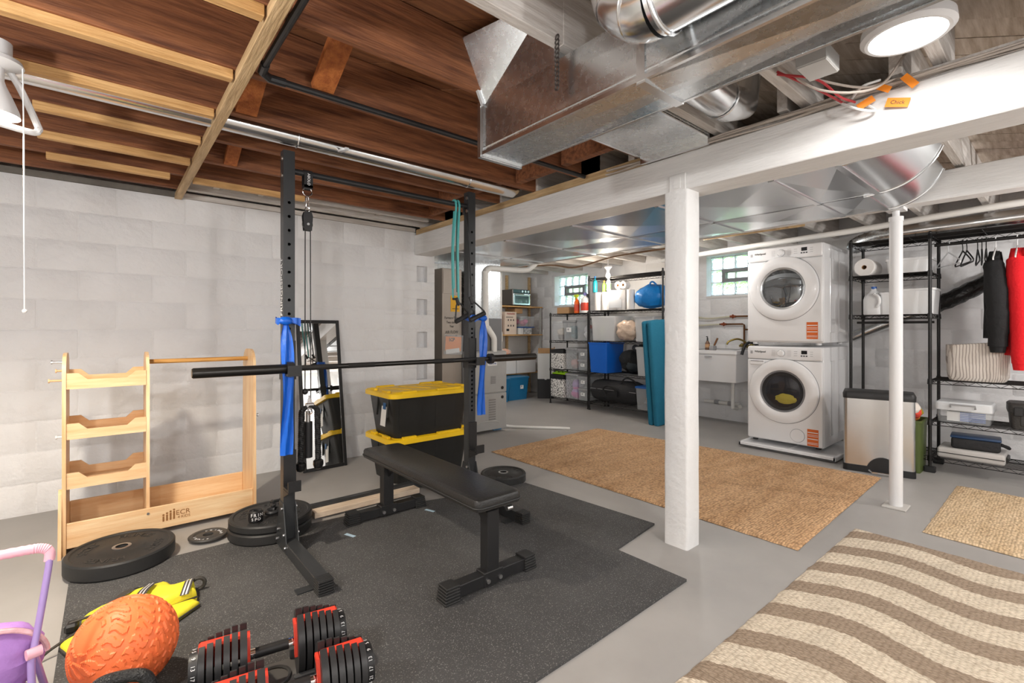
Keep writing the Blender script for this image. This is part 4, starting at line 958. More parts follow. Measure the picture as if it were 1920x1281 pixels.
pts=smooth_path([(.07,.085,.525),(.07,.09,.548),(.055,.093,.562),(.02,.095,.566),(-.1,.1,.566),(-.22,.095,.564),(-.265,.09,.55),(-.27,.085,.525)],10)
mb=MB(); mb.tube(pts,[.0125+.0016*(i%2) if 14<i<len(pts)-14 else .0125 for i in range(len(pts))],14); mb.build('handle_grip',m_pink,sr)
mb=MB(); mb.sphere((-.05,.07,.285),.1,(1.15,.75,1.0),32,20,lambda d:1+.05*math.cos(d.z*16)*.6+.05*noise.noise(d*4)); mb.build('seat_canopy',m_purp,sr)
mb=MB(); mb.tube([(-.05+.118*math.cos(a),.05-.03*math.sin(a),.285+.104*math.sin(a)) for a in [PI*i/20 for i in range(21)]],.007,8); mb.build('canopy_piping',mat('pink_print',SR('e3b3b8'),.7,var=(30,.3)),sr)
mb=MB(); mb.sphere((-.06,.03,.17),.09,(1.3,.8,.7),24,14,lambda d:1+.08*noise.noise(d*3)); mb.build('seat',m_purp,sr)
# ================================================================== WASHER AND DRYER   (local: front faces -Y, x to the right)
FX=-PI/2   # rotation so that the local front faces world -X
m_gask=mat('grey_seal',(.18,.18,.19),.5); m_dglass=mat('dark_door_glass',(.03,.032,.035),.04,coat=.5,spec=.8); m_grey=mat('mid_grey_plastic',(.33,.33,.34),.4)
m_stick=mat('orange_sticker',SR('d9692a'),.6)
def machine(name,lab,z,dry):
    W,D,Hh=.69,.78,.975
    t=thing(name,lab,name,(5.1,1.86,z),FX)
    mb=MB(); mb.b2((-W/2,.03,.02),(W/2,D,Hh),.012,3); mb.build('cabinet',m_white,t)
    mb=MB(); mb.b2((-W/2+.002,.0,.03),(W/2-.002,.035,Hh-.135),.014,3); mb.build('front_panel',m_white,t)
    mb=MB(); mb.b2((-W/2+.002,-.004,Hh-.132),(W/2-.002,.035,Hh-.002),.016,3); cp=mb.build('control_panel',m_white,t)
    zc=(.555 if dry else .535)
    # door ring
    F=T(0,0,zc)@RX(PI/2)
    mb=MB(); mb.lathe([(.318,-.01),(.318,.012),(.31,.026),(.28,.04),(.235,.042),(.208,.03),(.2,.012),(.2,-.01)],64,F,cap=False); dr_=mb.build('door',m_white,t)
    mb=MB(); mb.lathe([(.204,.006),(.204,.028),(.190,.022),(.186,.004)],56,F,cap=False); mb.build('door_bezel',m_gask if not dry else mat('silver_trim',(.55,.56,.57),.25,.6),dr_)
    if dry:
        mb=MB(); mb.lathe([(.19,.012),(.15,.022),(.08,.028),(.001,.03)],48,F,cap=False); mb.build('door_window',mat('dryer_window',(.20,.21,.22),.03,.75),dr_)
    else:
        mb=MB(); mb.lathe([(.19,.006),(.13,.004),(.12,.008),(.06,.006),(.001,.004)],48,F,cap=False); mb.build('drum_view',mat('drum_dark',(.045,.045,.05),.22,.6),dr_)
        mb=MB(); mb.lathe([(.188,.015),(.15,.026),(.08,.032),(.001,.034)],48,F,cap=False); mb.build('door_window',mat('washer_window',(.05,.05,.06),.02,alpha=.35,spec=.9),dr_)
        mb=MB(); mb.lathe([(.19,.012),(.188,.024),(.155,.02),(.15,.006)],48,F,cap=False); mb.build('window_rim',mat('dark_rim',(.03,.03,.032),.2),dr_)
        mb=MB(); mb.sphere((.03,-.012,zc-.075),.07,(1.35,.16,.7),18,12,lambda d:1+.25*noise.noise(d*2.5)); mb.xf(T(0,0,0)); mb.build('laundry',mat('yellow_cloth',SR('d8c64a'),.8,bump=(30,.4)),dr_)
    mb=MB(); mb.torus((0,0,0),.319,.003,'y',64,6); mb.build('door_gap',m_gask,t,(0,.0,zc))
    zt=Hh-.066
    mb=MB(); mb.lathe([(.033,0),(.033,.004),(.03,.006),(.028,.006),(.027,.028),(.024,.031),(.001,.032)],28,T(-.015,-.004,zt)@RX(PI/2)); kn=mb.build('knob',m_white,cp)
    mb=MB(); mb.torus((-.015,-.006,zt),.034,.0015,'y',28,6); mb.build('knob_ring',m_gask,kn)
    mb=MB(); mb.b2((.165,-.006,zt-.002),(.215,-.003,zt+.032)); mb.build('display',mat('display_black',(.012,.012,.014),.15),cp)
    mb=MB()
    for i in range(3): mb.b2((.16+i*.022,-.006,zt-.026),(.174+i*.022,-.003,zt-.014))
    mb.build('button',mat('dark_button',(.08,.08,.09),.4),cp)
    mb=MB()
    for sx in (-1,1):
        for i in range(6): mb.b2((-.015+sx*.055-(.035 if sx<0 else 0),-.0055,zt+.028-i*.0115),(-.015+sx*.055+(.035 if sx>0 else 0),-.0035,zt+.0295-i*.0115))
    for i in range(3): mb.b2((.10,-.0055,zt+.02-i*.02),(.13,-.0035,zt+.023-i*.02)); mb.b2((.24,-.0055,zt+.02-i*.02),(.265,-.0035,zt+.023-i*.02))
    mb.build('panel_print',m_grey,cp)
    text('Whirlpool',.026,m_ink,cp,T(-.215,-.0052,zt+.01)@FRONT_Y,'lettering',.0003,bold=.0006)
    mb=MB(); mb.b2((-.31,-.0055,zt-.012),(-.288,-.0035,zt+.018)); mb.build('energy_badge',m_grey,cp)
    if not dry:
        mb=MB(); mb.b2((-.315,-.012,Hh-.19),(-.17,.0,Hh-.142),.005); mb.build('dispenser_drawer',m_white,t)
        mb=MB(); mb.b2((-.305,-.0135,Hh-.155),(-.18,-.010,Hh-.148)); mb.build('drawer_grip',m_gask,t)
        mb=MB(); mb.lathe([(.062,.0),(.062,.006),(.058,.009),(.001,.009)],36,T(.13,0,.115)@RX(PI/2)); mb.build('filter_cover',m_white,t)
        mb=MB(); mb.torus((.13,-.001,.115),.063,.0018,'y',36,6); mb.build('cover_gap',m_gask,t)
    sx0,sz0=(.21,.06) if dry else (.215,.035)
    st_=MB(); st_.b2((sx0,-.0025,sz0),(sx0+.095,.0,sz0+.16)); st_=st_.build('warning_sticker',m_stick,t)
    mb=MB()
    for i,zz in enumerate((.125,.105,.092,.064,.03,.018)): mb.b2((sx0+.004,-.0032,sz0+zz),(sx0+.091,-.0022,sz0+zz+(.008 if i in (0,3) else .004)))
    mb.build('sticker_print',m_paper,st_)
    # pressed side panel
    for yy,(w1,h1) in ((.2,(.13,.72)),(.46,(.2,.72))):
        mb=MB(); mb.b2((W/2-.001,yy,.12),(W/2+.005,yy+w1,.12+h1),.004); mb.build('side_emboss',m_white,t)
    for sx in (-1,1):
        for yy in (.07,.7):
            mb=MB(); mb.cyl((sx*.29,yy,-.0),(sx*.29,yy,.022),.024,n=14); mb.build('foot',m_rubber if not dry else m_whitep,t)
    return t
machine('washer','white front-load washing machine with yellow laundry inside, under the dryer',.055,False)
machine('dryer','white dryer stacked on the washing machine',1.05,True)
dp=thing('drain_pan','white plastic drain pan under the washing machine','drain pan',(4.95,1.80,0),FX)
mb=MB(); mb.b2((-.43,0,.012),(.43,.80,.032),.006); mb.build('floor_tray',m_whitep,dp)
mb=MB()
for lo,hi in (((-.43,0,.012),(.43,.025,.055)),((-.43,.775,.012),(.43,.80,.055)),((-.43,0,.012),(-.405,.8,.055)),((.405,0,.012),(.43,.8,.055))): mb.b2(lo,hi,.006)
mb.b2((.0,.03,.03),(.012,.78,.04)); mb.build('rim',m_whitep,dp)
# wood lath poking above the dryer
mb=MB(); mb.box((4.85,2.05,2.16),(.03,.9,.022),rot=(-.08,0,.5)); tag(mb.build('loose_lath',m_stripy),'thin pale wooden lath above the dryer top','timber')
# ================================================================== LAUNDRY SINK
sk=thing('laundry_sink','white wall-hung laundry sink left of the washer','sink',(5.65,2.87,.56),FX)
mb=MB(); mb.loft([[Vector((a,b_+.28,0)) for a,b_ in rrect(.54,.46,.02)],[Vector((a,b_+.28,.38)) for a,b_ in rrect(.6,.56,.015)],[Vector((a,b_+.28,.38)) for a,b_ in rrect(.56,.50,.015)],[Vector((a,b_+.28,.05)) for a,b_ in rrect(.5,.42,.02)]]); mb.build('basin',m_whitep,sk)
mb=MB(); mb.loft([[Vector((a,b_+.28,z)) for a,b_ in rrect(.6+o,.56+o,.015)] for z,o in ((.345,0),(.345,.015),(.385,.015),(.385,-.04))],cap0=False,cap1=False); mb.build('rim',m_whitep,sk)
mb=MB(); mb.b2((-.09,-.006,.30),(.0,.004,.312)); mb.build('maker_plate',m_grey,sk)
mb=MB(); mb.tube([(.12,.3,.0),(.12,.3,-.34),(.12,.42,-.36)],.022,14); mb.tube([(-.35,.5,-.32),(.12,.5,-.32),(.14,.45,-.34)],.024,14); mb.build('drain_pipe',m_pvc,sk)
for x in (-.18,.0):
    mb=MB(); mb.cyl((x-.03,.5,-.32),(x+.03,.5,-.32),.03,n=14); mb.build('coupling',m_grey,sk)
ta=thing('sink_tap','brass tap and copper supply pipes above the laundry sink','tap',(6.2,2.62,.95),FX)
m_cu=mat('copper_brown',SR('6d4a30'),.35,.8); m_br=mat('aged_brass',SR('8d7b45'),.35,.8)
mb=MB(); mb.tube([(-.28,0,.42),(-.02,0,.42),(.0,0,.41),(.0,0,.0)],.011,10); mb.tube([(-.42,0,.32),(-.12,0,.32),(-.1,0,.31),(-.1,0,-.0)],.011,10); mb.tube([(.0,0,.34),(.25,0,.34)],.011,10); mb.tube([(-.1,0,.25),(.25,0,.25)],.011,10); mb.build('copper_pipe',m_cu,ta)
mb=MB(); mb.tube(smooth_path([(-.9,-.02,.46),(-.6,-.02,.40),(-.4,0,.41),(-.28,0,.42)],6),.012,10); mb.tube([(-.9,-.02,.30),(-.6,0,.31),(-.42,0,.32)],.012,10); mb.build('plastic_hose',mat('cream_hose',SR('cfcbb8'),.5),ta)
for x,z in ((-.24,.42),(-.36,.32)):
    mb=MB(); mb.torus((x,-.01,z),.022,.006,'x',14,6); mb.cyl((x-.04,0,z),(x+.03,0,z),.015,n=10); mb.build('valve',mat('copper_red',SR('a0583c'),.4,.6),ta)
mb=MB(); mb.tube(smooth_path([(-.05,-.02,.02),(-.06,-.06,.09),(-.12,-.14,.13),(-.2,-.2,.10),(-.22,-.22,.06)],6),.012,10); mb.tube([(-.16,-.0,.04),(.06,0,.04)],.014,10); mb.sphere((-.11,-.04,.05),.024); mb.sphere((.01,-.04,.05),.024); mb.build('spout',m_br,ta)
hs=MB(); hs.tube(smooth_path([(5.75,2.55,.90),(5.78,2.53,1.0),(5.85,2.50,1.045),(5.93,2.46,1.02),(5.98,2.42,.95)],8),.017,12); tag(hs.build('drain_hose',m_blackp),'black drain hose hooked over the sink edge','hose')
so=thing('soap_bottle','brown soap bottle with black pump on the sink','bottle',(5.76,2.98,.944))
mb=MB(); mb.lathe([(.001,0),(.026,0),(.028,.01),(.028,.085),(.015,.105),(.012,.115),(.001,.115)],18); mb.build('bottle',mat('amber_plastic',SR('6e5240'),.3),so)
mb=MB(); mb.lathe([(.0285,.03),(.0287,.032),(.0287,.07),(.0285,.072)],18,cap=False); mb.build('label',mat('tan_label',SR('c69b72'),.6),so)
mb=MB(); mb.cyl((0,0,.115),(0,0,.15),.009,n=10); mb.tube([(0,0,.15),(0,0,.165),(-.03,0,.165)],.006,8); mb.build('pump',m_blackp,so)
sp2=MB(); sp2.box((0,0,.03),(.10,.06,.06),bev=.015,seg=2); tag(sp2.build('sponge_tray',m_grey,None,(5.74,2.9,.94)),'small grey sponge tray on the sink edge','tray')
br_=MB(); br_.box((0,0,.06),(.035,.02,.15),rot=(.4,0,.3),bev=.004); tag(br_.build('scrub_brush',m_cu,None,(5.8,2.9,.965)),'brown scrub brush leaning behind the soap bottle','brush')
# ================================================================== FURNACE CORNER
m_furn=mat('furnace_silver',(.44,.44,.43),.42,.35,var=(3,.06)); m_furnd=mat('furnace_grey',(.20,.20,.205),.45,.2)
fu=thing('furnace','grey upright gas furnace with two front doors','furnace',(3.35,4.36,0))
mb=MB(); mb.b2((-.27,.02,.03),(.27,.75,.95),.006); mb.build('cabinet',m_furn,fu)
for z0,z1 in ((.035,.455),(.465,.94)):
    mb=MB(); mb.b2((-.268,.0,z0),(.268,.022,z1),.006); d=mb.build('door',m_furn,fu)
    s=1 if z0<.1 else -1; zz=z0+.07 if s>0 else z1-.1
    mb=MB(); mb.tube([(.17*math.cos(a)-.02,-.001,zz+.035*math.sin(a)) for a in [PI*i/14 for i in range(15)]] if s>0 else [(.19*math.cos(a)-.02,-.001,zz+.05-.035*math.sin(a)) for a in [PI*i/14 for i in range(15)]],.005,6); mb.build('pressed_arc',m_furn,d)
    mb=MB(); mb.cyl((.2,.004,z1-.05 if s>0 else z0+.05),(.2,-.006,z1-.05 if s>0 else z0+.05),.018,n=16); mb.build('latch',m_blackp,d)
mb=MB(); mb.b2((-.02,-.004,.78),(.12,.0,.825),.002); sg=mb.build('name_plate',m_paper,fu)
text('TEMPSTAR',.024,mat('brand_blue',SR('1d4e86'),.5),sg,T(.05,-.0045,.803)@FRONT_Y,'lettering',.0003,bold=.0008)
mb=MB()
for k in range(7): mb.b2((.03,-.003,.57+k*.013),(.10,-.001,.578+k*.013))
for k in range(9): mb.b2((.0,-.003,.15+k*.028),(.1,-.001,.168+k*.028))
mb.build('print_block',mat('print_grey',(.25,.24,.23),.6),fu)
mb=MB(); mb.b2((-.26,.08,.95),(.26,.75,1.33),.004); mb.build('coil_cabinet',m_furnd,fu)
mb=MB(); mb.b2((-.24,.1,1.33),(.25,.73,2.0)); mb.build('plenum',m_galv,fu,smooth=0)
mb=MB(); mb.b2((.15,.1,.0),(.27,.3,.03)); mb.build('blue_block',mat('blue_foam',SR('3d86b8'),.6),fu)
pp=thing('vent_pipes','white PVC vent pipes rising from the furnace','pipe',(3.45,4.42,.95))
mb=MB(); mb.tube(smooth_path([(0.01,-.02,-.05),(.01,-.02,.1),(.0,-.02,.16),(-.06,.0,.26),(-.08,.02,.34),(-.08,.03,.86),(-.07,.03,.93),(-.02,.03,.97),(.06,.02,.975),(.48,.0,.985),(.6,-.02,1.03),(.72,-.04,1.14)],6),.034,16); mb.build('pipe',m_pvc,pp)
mb=MB(); mb.tube([(.28,.22,.96),(.28,.22,-.3)],.034,16); mb.cyl((.28,.22,.1),(.28,.22,.22),.042,n=16); mb.build('pipe',m_pvc,pp)
mb=MB(); mb.tube([(.40,.5,1.2),(.40,.5,-.6)],.013,10); mb.build('conduit',m_galv2,pp)
mb=MB(); mb.tube(smooth_path([(3.62,4.5,.05),(3.75,4.42,.02),(3.95,4.2,.016),(4.15,3.98,.016),(4.22,3.9,.012)],8),.016,10); tag(mb.build('condensate_hose',m_pvc),'white condensate hose on the floor by the furnace','hose')
rd=thing('return_duct','upright metal return duct with handwritten filter note','duct',(2.94,4.5,0))
m_ret=mat('dull_duct',SR('a39a90'),.45,.5,var=(3,.08))
mb=MB(); mb.b2((-.13,0,0),(.13,.6,1.88),.004); mb.build('duct_body',m_ret,rd)
mb=MB(); mb.b2((-.12,-.006,1.62),(.12,0,1.86)); mb.b2((-.125,-.008,1.60),(.125,0,1.62)); mb.build('filter_door',m_ret,rd)
for i,(s,z,sz) in enumerate((('Furnace Filter',1.33,.042),('Two times',1.28,.04),('Year',1.235,.036),('AIR FLOW',1.17,.045))): text(s,sz,m_ink,rd,T(-.005,-.002,z)@FRONT_Y,'handwriting',.0003,.82)
mb=MB(); mb.b2((-.09,-.002,1.128),(.05,-.0005,1.133)); mb.prism([(.05,1.12),(.075,1.1305),(.05,1.141)],-.002,-.0005,'y'); mb.build('flow_arrow',m_ink,rd)
yt=MB(); yt.b2((-.02,-.003,1.40),(.10,-.001,1.58)); yt=yt.build('yellow_tag',mat('yellow_card',SR('e8b02a'),.6),rd)
mb=MB(); mb.b2((-.0,-.0035,1.53),(.08,-.003,1.555)); mb.b2((0,-.0035,1.43),(.085,-.003,1.437)); mb.build('tag_print',m_ink,yt)
mn=thing('manual_pouch','orange manual in a clear pouch on the return duct','booklet',(2.95,4.49,.93))
mb=MB(); mb.box((0,0,.11),(.21,.004,.16),rot=(0,.06,0)); mb.build('booklet',mat('orange_paper',SR('ef8f2b'),.6),mn)
mb=MB(); mb.box((-.01,-.003,.03),(.18,.002,.05),rot=(0,-.08,0)); mb.build('receipt',m_paper,mn)
mb=MB(); mb.box((0,-.006,.10),(.25,.001,.22),rot=(0,.05,0)); mb.build('pouch',m_clear,mn)
text('ICP',.05,m_ink,mn,T(-.02,-.0035,.155)@FRONT_Y,'lettering',.0003,bold=.002)
# ================================================================== SHELF HELPERS
def label_card(parent,x,y,z,w=.07,h=.05,mt=None):
    mb=MB(); mb.b2((x-w/2,y-.0015,z-h/2),(x+w/2,y,z+h/2)); c=mb.build('label_card',mt or m_paper,parent)
    mb=MB(); mb.b2((x-w*.3,y-.002,z-h*.1),(x+w*.05,y-.0014,z+h*.3)); mb.build('label_print',m_grey,c)
def bin_(name,lab,loc,w,d,h,taper,mt,lid=None,lidmt=None,rz=FX,cat='storage bin',label=False,group=None):
    """tapered open bin; local front at y=0"""
    t=thing(name,lab,cat,loc,rz,group); wt=.004
    def rr(s_,z,o=0): return [Vector((a,b_+d/2,z)) for a,b_ in rrect(w*s_-2*o,d*s_-2*o,.02,3)]
    mb=MB(); mb.loft([rr(1-taper,0),rr(1,h),rr(1,h,wt),rr(1-taper,wt,wt)]); mb.build('tub',mt,t)
    mb=MB(); mb.loft([[Vector((a,b_+d/2,z)) for a,b_ in rrect(w+o,d+o,.02,3)] for z,o in ((h-.018,.0),(h-.018,.014),(h,.014),(h,-.006))],cap0=False,cap1=False); mb.build('rim',mt,t)
    if lid:
        mb=MB(); mb.loft([[Vector((a,b_+d/2,z)) for a,b_ in rrect(w+o,d+o,.025,3)] for z,o in ((h-.012,.018),(h+.008,.018),(h+.014,-.01),(h+.012,-.05))]); mb.build('lid',lidmt or mt,t)
    if label: label_card(t,0,-.001+d*taper/2*.45,h*.55,min(.1,w*.4),min(.07,h*.3))
    return t
def lumps(name,lab,loc,w,d,h,cols,n,seed,rz=FX,cat='contents'):
    rr=random.Random(seed); t=thing(name,lab,cat,loc,rz)
    for i in range(n):
        r=min(w,d,h)*rr.uniform(.33,.42); c=cols[i%len(cols)]
        mb=MB(); s=rr.uniform(0,50); lo=lambda a,k:rr.uniform(-1,1)*max(.0,a/2-k)
        mb.sphere((lo(w,r*1.17),d/2+lo(d,r*1.17),min(h-r*.9,r*.8+rr.uniform(0,1)*max(0,h-1.8*r))),r,(1.0,1.0,.9),14,9,lambda q:1+.16*noise.noise(q*2+Vector((s,0,0))))
        mb.build('bundle',mat('cloth_%s'%c,SR(c),.8,bump=(20,.4)),t)
    return t
def carton(name,lab,loc,w,d,h,mt,rz=FX,cat='box',flap=False):
    t=thing(name,lab,cat,loc,rz)
    mb=MB(); mb.b2((-w/2,0,0),(w/2,d,h),.002); mb.build('carton',mt,t)
    if flap:
        mb=MB(); mb.b2((-w/2,0,h),(w/2,.003,h+.0)); 
    return t
def wire_shelf(parent,w,d,z,mt,pitch=.03):
    """wire shelf with truss edge; local x width, y depth"""
    mb=MB()
    for zz in (z,z-.03):
        for (a,b_) in (((-w/2,0),(w/2,0)),((-w/2,d),(w/2,d)),((-w/2,0),(-w/2,d)),((w/2,0),(w/2,d))): mb.cyl((a[0],a[1],zz),(b_[0],b_[1],zz),.0035,n=6)
    n=max(4,int(w/.045))
    for y in (0,d):
        pts=[(-w/2+w*i/n,y,z-(.03 if i%2 else 0)) for i in range(n+1)]; mb.tube(pts,.0022,5)
    n2=max(4,int(d/.045))
    for x in (-w/2,w/2): mb.tube([(x,d*i/n2,z-(.03 if i%2 else 0)) for i in range(n2+1)],.0022,5)
    k=int(d/pitch)
    for i in range(1,k): mb.cyl((-w/2,d*i/k,z+.002),(w/2,d*i/k,z+.002),.0022,n=5)
    for x in [(-w/2)+w*(i+1)/4 for i in range(3)]: mb.cyl((x,0,z-.004),(x,d,z-.004),.003,n=5)
    return mb.build('wire_shelf',mt,parent)
m_wire=mat('black_wire',(.016,.015,.015),.4,.3)
def wire_unit(name,lab,loc,w,d,h,zs,posts=None,rz=FX):
    t=thing(name,lab,'shelving unit',loc,rz)
    for x in (-w/2,w/2):
        for y in (0,d):
            mb=MB(); mb.cyl((x,y,.02),(x,y,h),.0125,n=12)
            for z in [.06+.05*i for i in range(int((h-.1)/.05))]: mb.torus((x,y,z),.0127,.0009,'z',12,4)
            mb.build('post',m_wire,t)
            mb=MB(); mb.lathe([(.001,0),(.02,0),(.018,.012),(.01,.024),(.001,.024)],12,T(x,y,0)); mb.build('foot',m_wire,t)
            mb=MB(); mb.lathe([(.0125,0),(.013,.006),(.008,.012),(.001,.013)],12,T(x,y,h)); mb.build('post_cap',m_wire,t)
            for z in zs:
                mb=MB(); mb.lathe([(.013,-.036),(.019,-.034),(.016,.008),(.013,.01)],12,T(x,y,z),cap=False); mb.build('clip_sleeve',m_wire,t)
    for z in zs: wire_shelf(t,w,d,z,m_wire)
    return t
# ---------------------------------------------------------------- storage shelves by the far window
ZS_A=[.11,.565,1.02,1.45]
wire_unit('wire_shelving','low black wire shelving full of bins under the far window',(5.52,5.13,0),.80,.40,1.46,ZS_A)
ZS_B=[.12,.565,1.03,1.475,1.96]
wire_unit('wire_shelving','tall black wire shelving with paper towels and bins',(5.50,4.07,0),1.24,.45,1.99,ZS_B)
YA=lambda x:5.13-x     # local x -> world y on the low unit
YBb=lambda x:4.07-x
FRX=5.535
# low unit, upper row
bin_('clear_bin','clear bin with pale brown bundles, leftmost on the third shelf',(FRX,YA(-.265),1.024),.23,.34,.30,.06,m_clear,1,m_clear,label=False)
lumps('stored_bundle','pale brown and grey bundles in the leftmost clear bin',(FRX+.02,YA(-.265),1.03),.2,.3,.27,['a89684','6b5d55','c7b8a8'],5,1)
bin_('clear_bin','clear bin with a white card, middle of the third shelf',(FRX,YA(-.01),1.024),.25,.34,.31,.06,m_clear,1,m_grey,label=True)
lumps('stored_bundle','teal and grey items in the middle clear bin',(FRX+.02,YA(-.01),1.03),.2,.3,.26,['4f7d84','8f8f8f','6d7d6a'],5,2)
bin_('clear_bin','clear bin with a red item, right end of the third shelf',(FRX,YA(.26),1.024),.22,.34,.34,.06,m_clear,1,m_grey)
lumps('stored_bundle','red and white items in the right clear bin',(FRX+.02,YA(.26),1.03),.18,.3,.3,['c24a44','d6d6da','b9b9c0'],4,3)
# middle row: patterned cube, clear bins, stacked drawers
def pattern_mat(name,sc,thr,kind):
    m=mat(name,(.80,.78,.75),.8,var=(3,.02)); nt,N,L,b=ext(m); tc=N.new('ShaderNodeTexCoord')
    v=N.new('ShaderNodeTexVoronoi'); v.inputs['Scale'].default_value=sc; v.feature='DISTANCE_TO_EDGE' if kind else 'F1'; L.new(tc.outputs['Object'],v.inputs['Vector'])
    r=N.new('ShaderNodeValToRGB'); r.color_ramp.interpolation='CONSTANT'; r.color_ramp.elements[0].color=(.02,.02,.02,1); r.color_ramp.elements[1].color=(.8,.78,.75,1); r.color_ramp.elements[1].position=thr
    L.new(v.outputs['Distance'],r.inputs[0]); L.new(r.outputs[0],b.inputs['Base Color']); return m
m_crack=pattern_mat('crackle_print',34,.055,1); m_dots=pattern_mat('dot_print',52,.42,0)
def cube_bin(lab,loc,w,d,h,mt):
    t=thing('fabric_cube',lab,'storage bin',loc,FX)
    mb=MB(); mb.loft([[Vector((a,b_+d/2,z)) for a,b_ in rrect(w-.02+o,d-.02+o,.012,3)] for z,o in ((0,0),(.02,.008),(h*.8,.01))],cap1=False); mb.build('body',mt,t)
    mb=MB(); mb.loft([[Vector((a,b_+d/2,z)) for a,b_ in rrect(w-.02+o,d-.02+o,.012,3)] for z,o in ((h*.8,.012),(h,.012),(h,-.0),(h*.78,.0))],cap1=True,cap0=False); mb.build('black_band',m_blackp,t)
    return t
cube_bin('white fabric cube with black crackle print on the second shelf',(FRX-.03,YA(-.25),.569),.28,.34,.31,m_crack)
bin_('clear_bin','clear bin of patterned scraps beside the crackle print cube',(FRX,YA(.035),.569),.24,.34,.33,.05,m_clear,1,m_grey)
lumps('stored_bundle','floral and pink scraps in the second shelf bin',(FRX+.02,YA(.035),.575),.2,.3,.29,['a37c78','8e8378','c08a86'],6,4)
for i,(z,l) in enumerate(((.569,'lower'),(.735,'upper'))): bin_('stacking_box','%s clear stacking box with white card at the right end of the second shelf'%l,(FRX,YA(.275),z),.2,.34,.155,.04,m_clear,1,m_grey,label=True)
# bottom row
cube_bin('white fabric cube with black dots print on the bottom shelf',(FRX-.03,YA(-.25),.114),.29,.34,.36,m_dots)
gt=thing('lime_plastic_toy','lime green plastic blocks on top of the dotted cube','toy',(FRX,YA(-.25),.478),FX)
mb=MB(); mb.b2((-.13,.0,0),(.15,.25,.022),.006); mb.build('base',mat('lime_plastic',SR('9ccf1e'),.4),gt)
mb=MB()
for i in range(3): mb.cyl((-.09+i*.09,.08,.02),(-.09+i*.09,.08,.05),.035,.03,16)
mb.build('studs',MATS['lime_plastic'],gt)
bin_('clear_bin','clear bin with pink and lilac cloth on the bottom shelf',(FRX,YA(.04),.114),.25,.34,.38,.05,m_clear,1,m_grey)
lumps('stored_bundle','magenta cloth and lilac cloth in the bottom shelf bin',(FRX+.01,YA(.04),.12),.22,.3,.34,['d0479f','b58bd0','cf5aa8'],5,6)
for i,(z,l) in enumerate(((.114,'lower'),(.30,'upper'))): bin_('stacking_box','%s clear stacking box with white card at the right end of the bottom shelf'%l,(FRX,YA(.28),z),.2,.34,.17,.04,m_clear,1,m_grey,label=True)
# on top of the low unit
carton('flat_box','torn brown cardboard box on top of the low shelving',(5.56,YA(-.16),1.455),.26,.2,.10,m_card)
def bottle(name,lab,loc,r,h,body,cap,rz=FX,spray=False,lbl=None):
    t=thing(name,lab,'bottle',loc,rz)
    mb=MB(); mb.lathe([(.001,0),(r*.95,0),(r,.01),(r,h*.6),(r*.8,h*.72),(r*.32,h*.82),(r*.3,h*.88),(.001,h*.88)],18); mb.build('bottle',body,t)
    mb=MB()
    if spray: mb.cyl((0,0,h*.86),(0,0,h*.95),r*.35,n=12); mb.b2((-r*1.2,-r*.35,h*.93),(r*.7,r*.35,h*1.08),.006); mb.b2((-r*.8,-r*.15,h*.78),(-r*.55,r*.15,h*.94))
    else: mb.cyl((0,0,h*.86),(0,0,h),r*.42,n=14)
    mb.build('cap',cap,t)
    if lbl:
        mb=MB(); mb.lathe([(r*1.005,h*.12),(r*1.01,h*.125),(r*1.01,h*.5),(r*1.005,h*.505)],18,cap=False); mb.build('label',lbl,t)
    return t
cg=lambda h:mat('plastic_'+h,SR(h),.4)
bottle('spray_bottle','orange spray bottle with a lime green trigger on the low shelving',(5.58,YA(.12),1.455),.042,.27,cg('ef6a1c'),cg('c6d92a'),spray=True,lbl=cg('d94a2e'))
bottle('bleach_jug','white jug with purple top and red label on the low shelving',(5.60,YA(.27),1.455),.065,.31,m_whitep,cg('7d78b8'),lbl=cg('c8402c'))
bottle('cleaner_bottle','dark cleaner bottle behind the white jug',(5.72,YA(.22),1.455),.04,.3,cg('4a4f58'),m_blackp)
# ---- tall unit, top shelf
def roll(name,lab,loc,r,h,axis,mt,cat='paper roll',core=.02):
    t=thing(name,lab,cat,loc)
    M={'z':Matrix(),'x':RY(PI/2),'y':RX(-PI/2)}[axis]
    mb=MB(); mb.lathe([(core,0),(r-.006,0),(r,.005),(r,h-.005),(r-.006,h),(core,h),(core,0)],28,M,cap=False); mb.build('paper',mt,t)
    mb=MB(); mb.lathe([(core-.002,.001),(core,.001),(core,h-.001),(core-.002,h-.001),(core-.002,.001)],16,M,cap=False); mb.build('core',m_card,t)
    return t
m_tis=mat('tissue',(.80,.78,.76),.85,bump=(60,.15)); m_film=mat('wrap_film',(.9,.9,.92),.12,alpha=.25)
for i,x in enumerate((-.52,-.385)): roll('paper_towel',['leftmost standing paper towel roll on the tall shelving','second standing paper towel roll on the tall shelving'][i],(5.60,YBb(x),1.48),.065,.27,'z',m_tis)
tp=thing('tissue_pack','wrapped pack of toilet paper with grey print on the tall shelving','paper pack',(5.52,YBb(-.17),1.48),FX)
for i in range(2):
    for k in range(2):
        mb=MB(); mb.lathe([(.018,0),(.068,0),(.07,.005),(.07,.135),(.068,.14),(.018,.14),(.018,0)],24,T(-.07+i*.14,.075,k*.142),cap=False); mb.build('roll',m_tis,tp)
mb=MB(); mb.b2((-.145,.0,0),(.145,.15,.285),.02,2); mb.build('film',m_film,tp)
mb=MB(); mb.b2((-.1,-.002,.03),(.12,.0,.15)); mb.build('film_print',mat('print_pale',(.45,.47,.5),.5),tp)
for i,(x,z) in enumerate(((-.12,1.768),(-.03,1.768))): roll('toilet_roll',['left loose toilet roll on top of the wrapped pack','right loose toilet roll on top of the wrapped pack'][i],(5.53,YBb(x),z+.06),.055,.10,'x',m_tis)
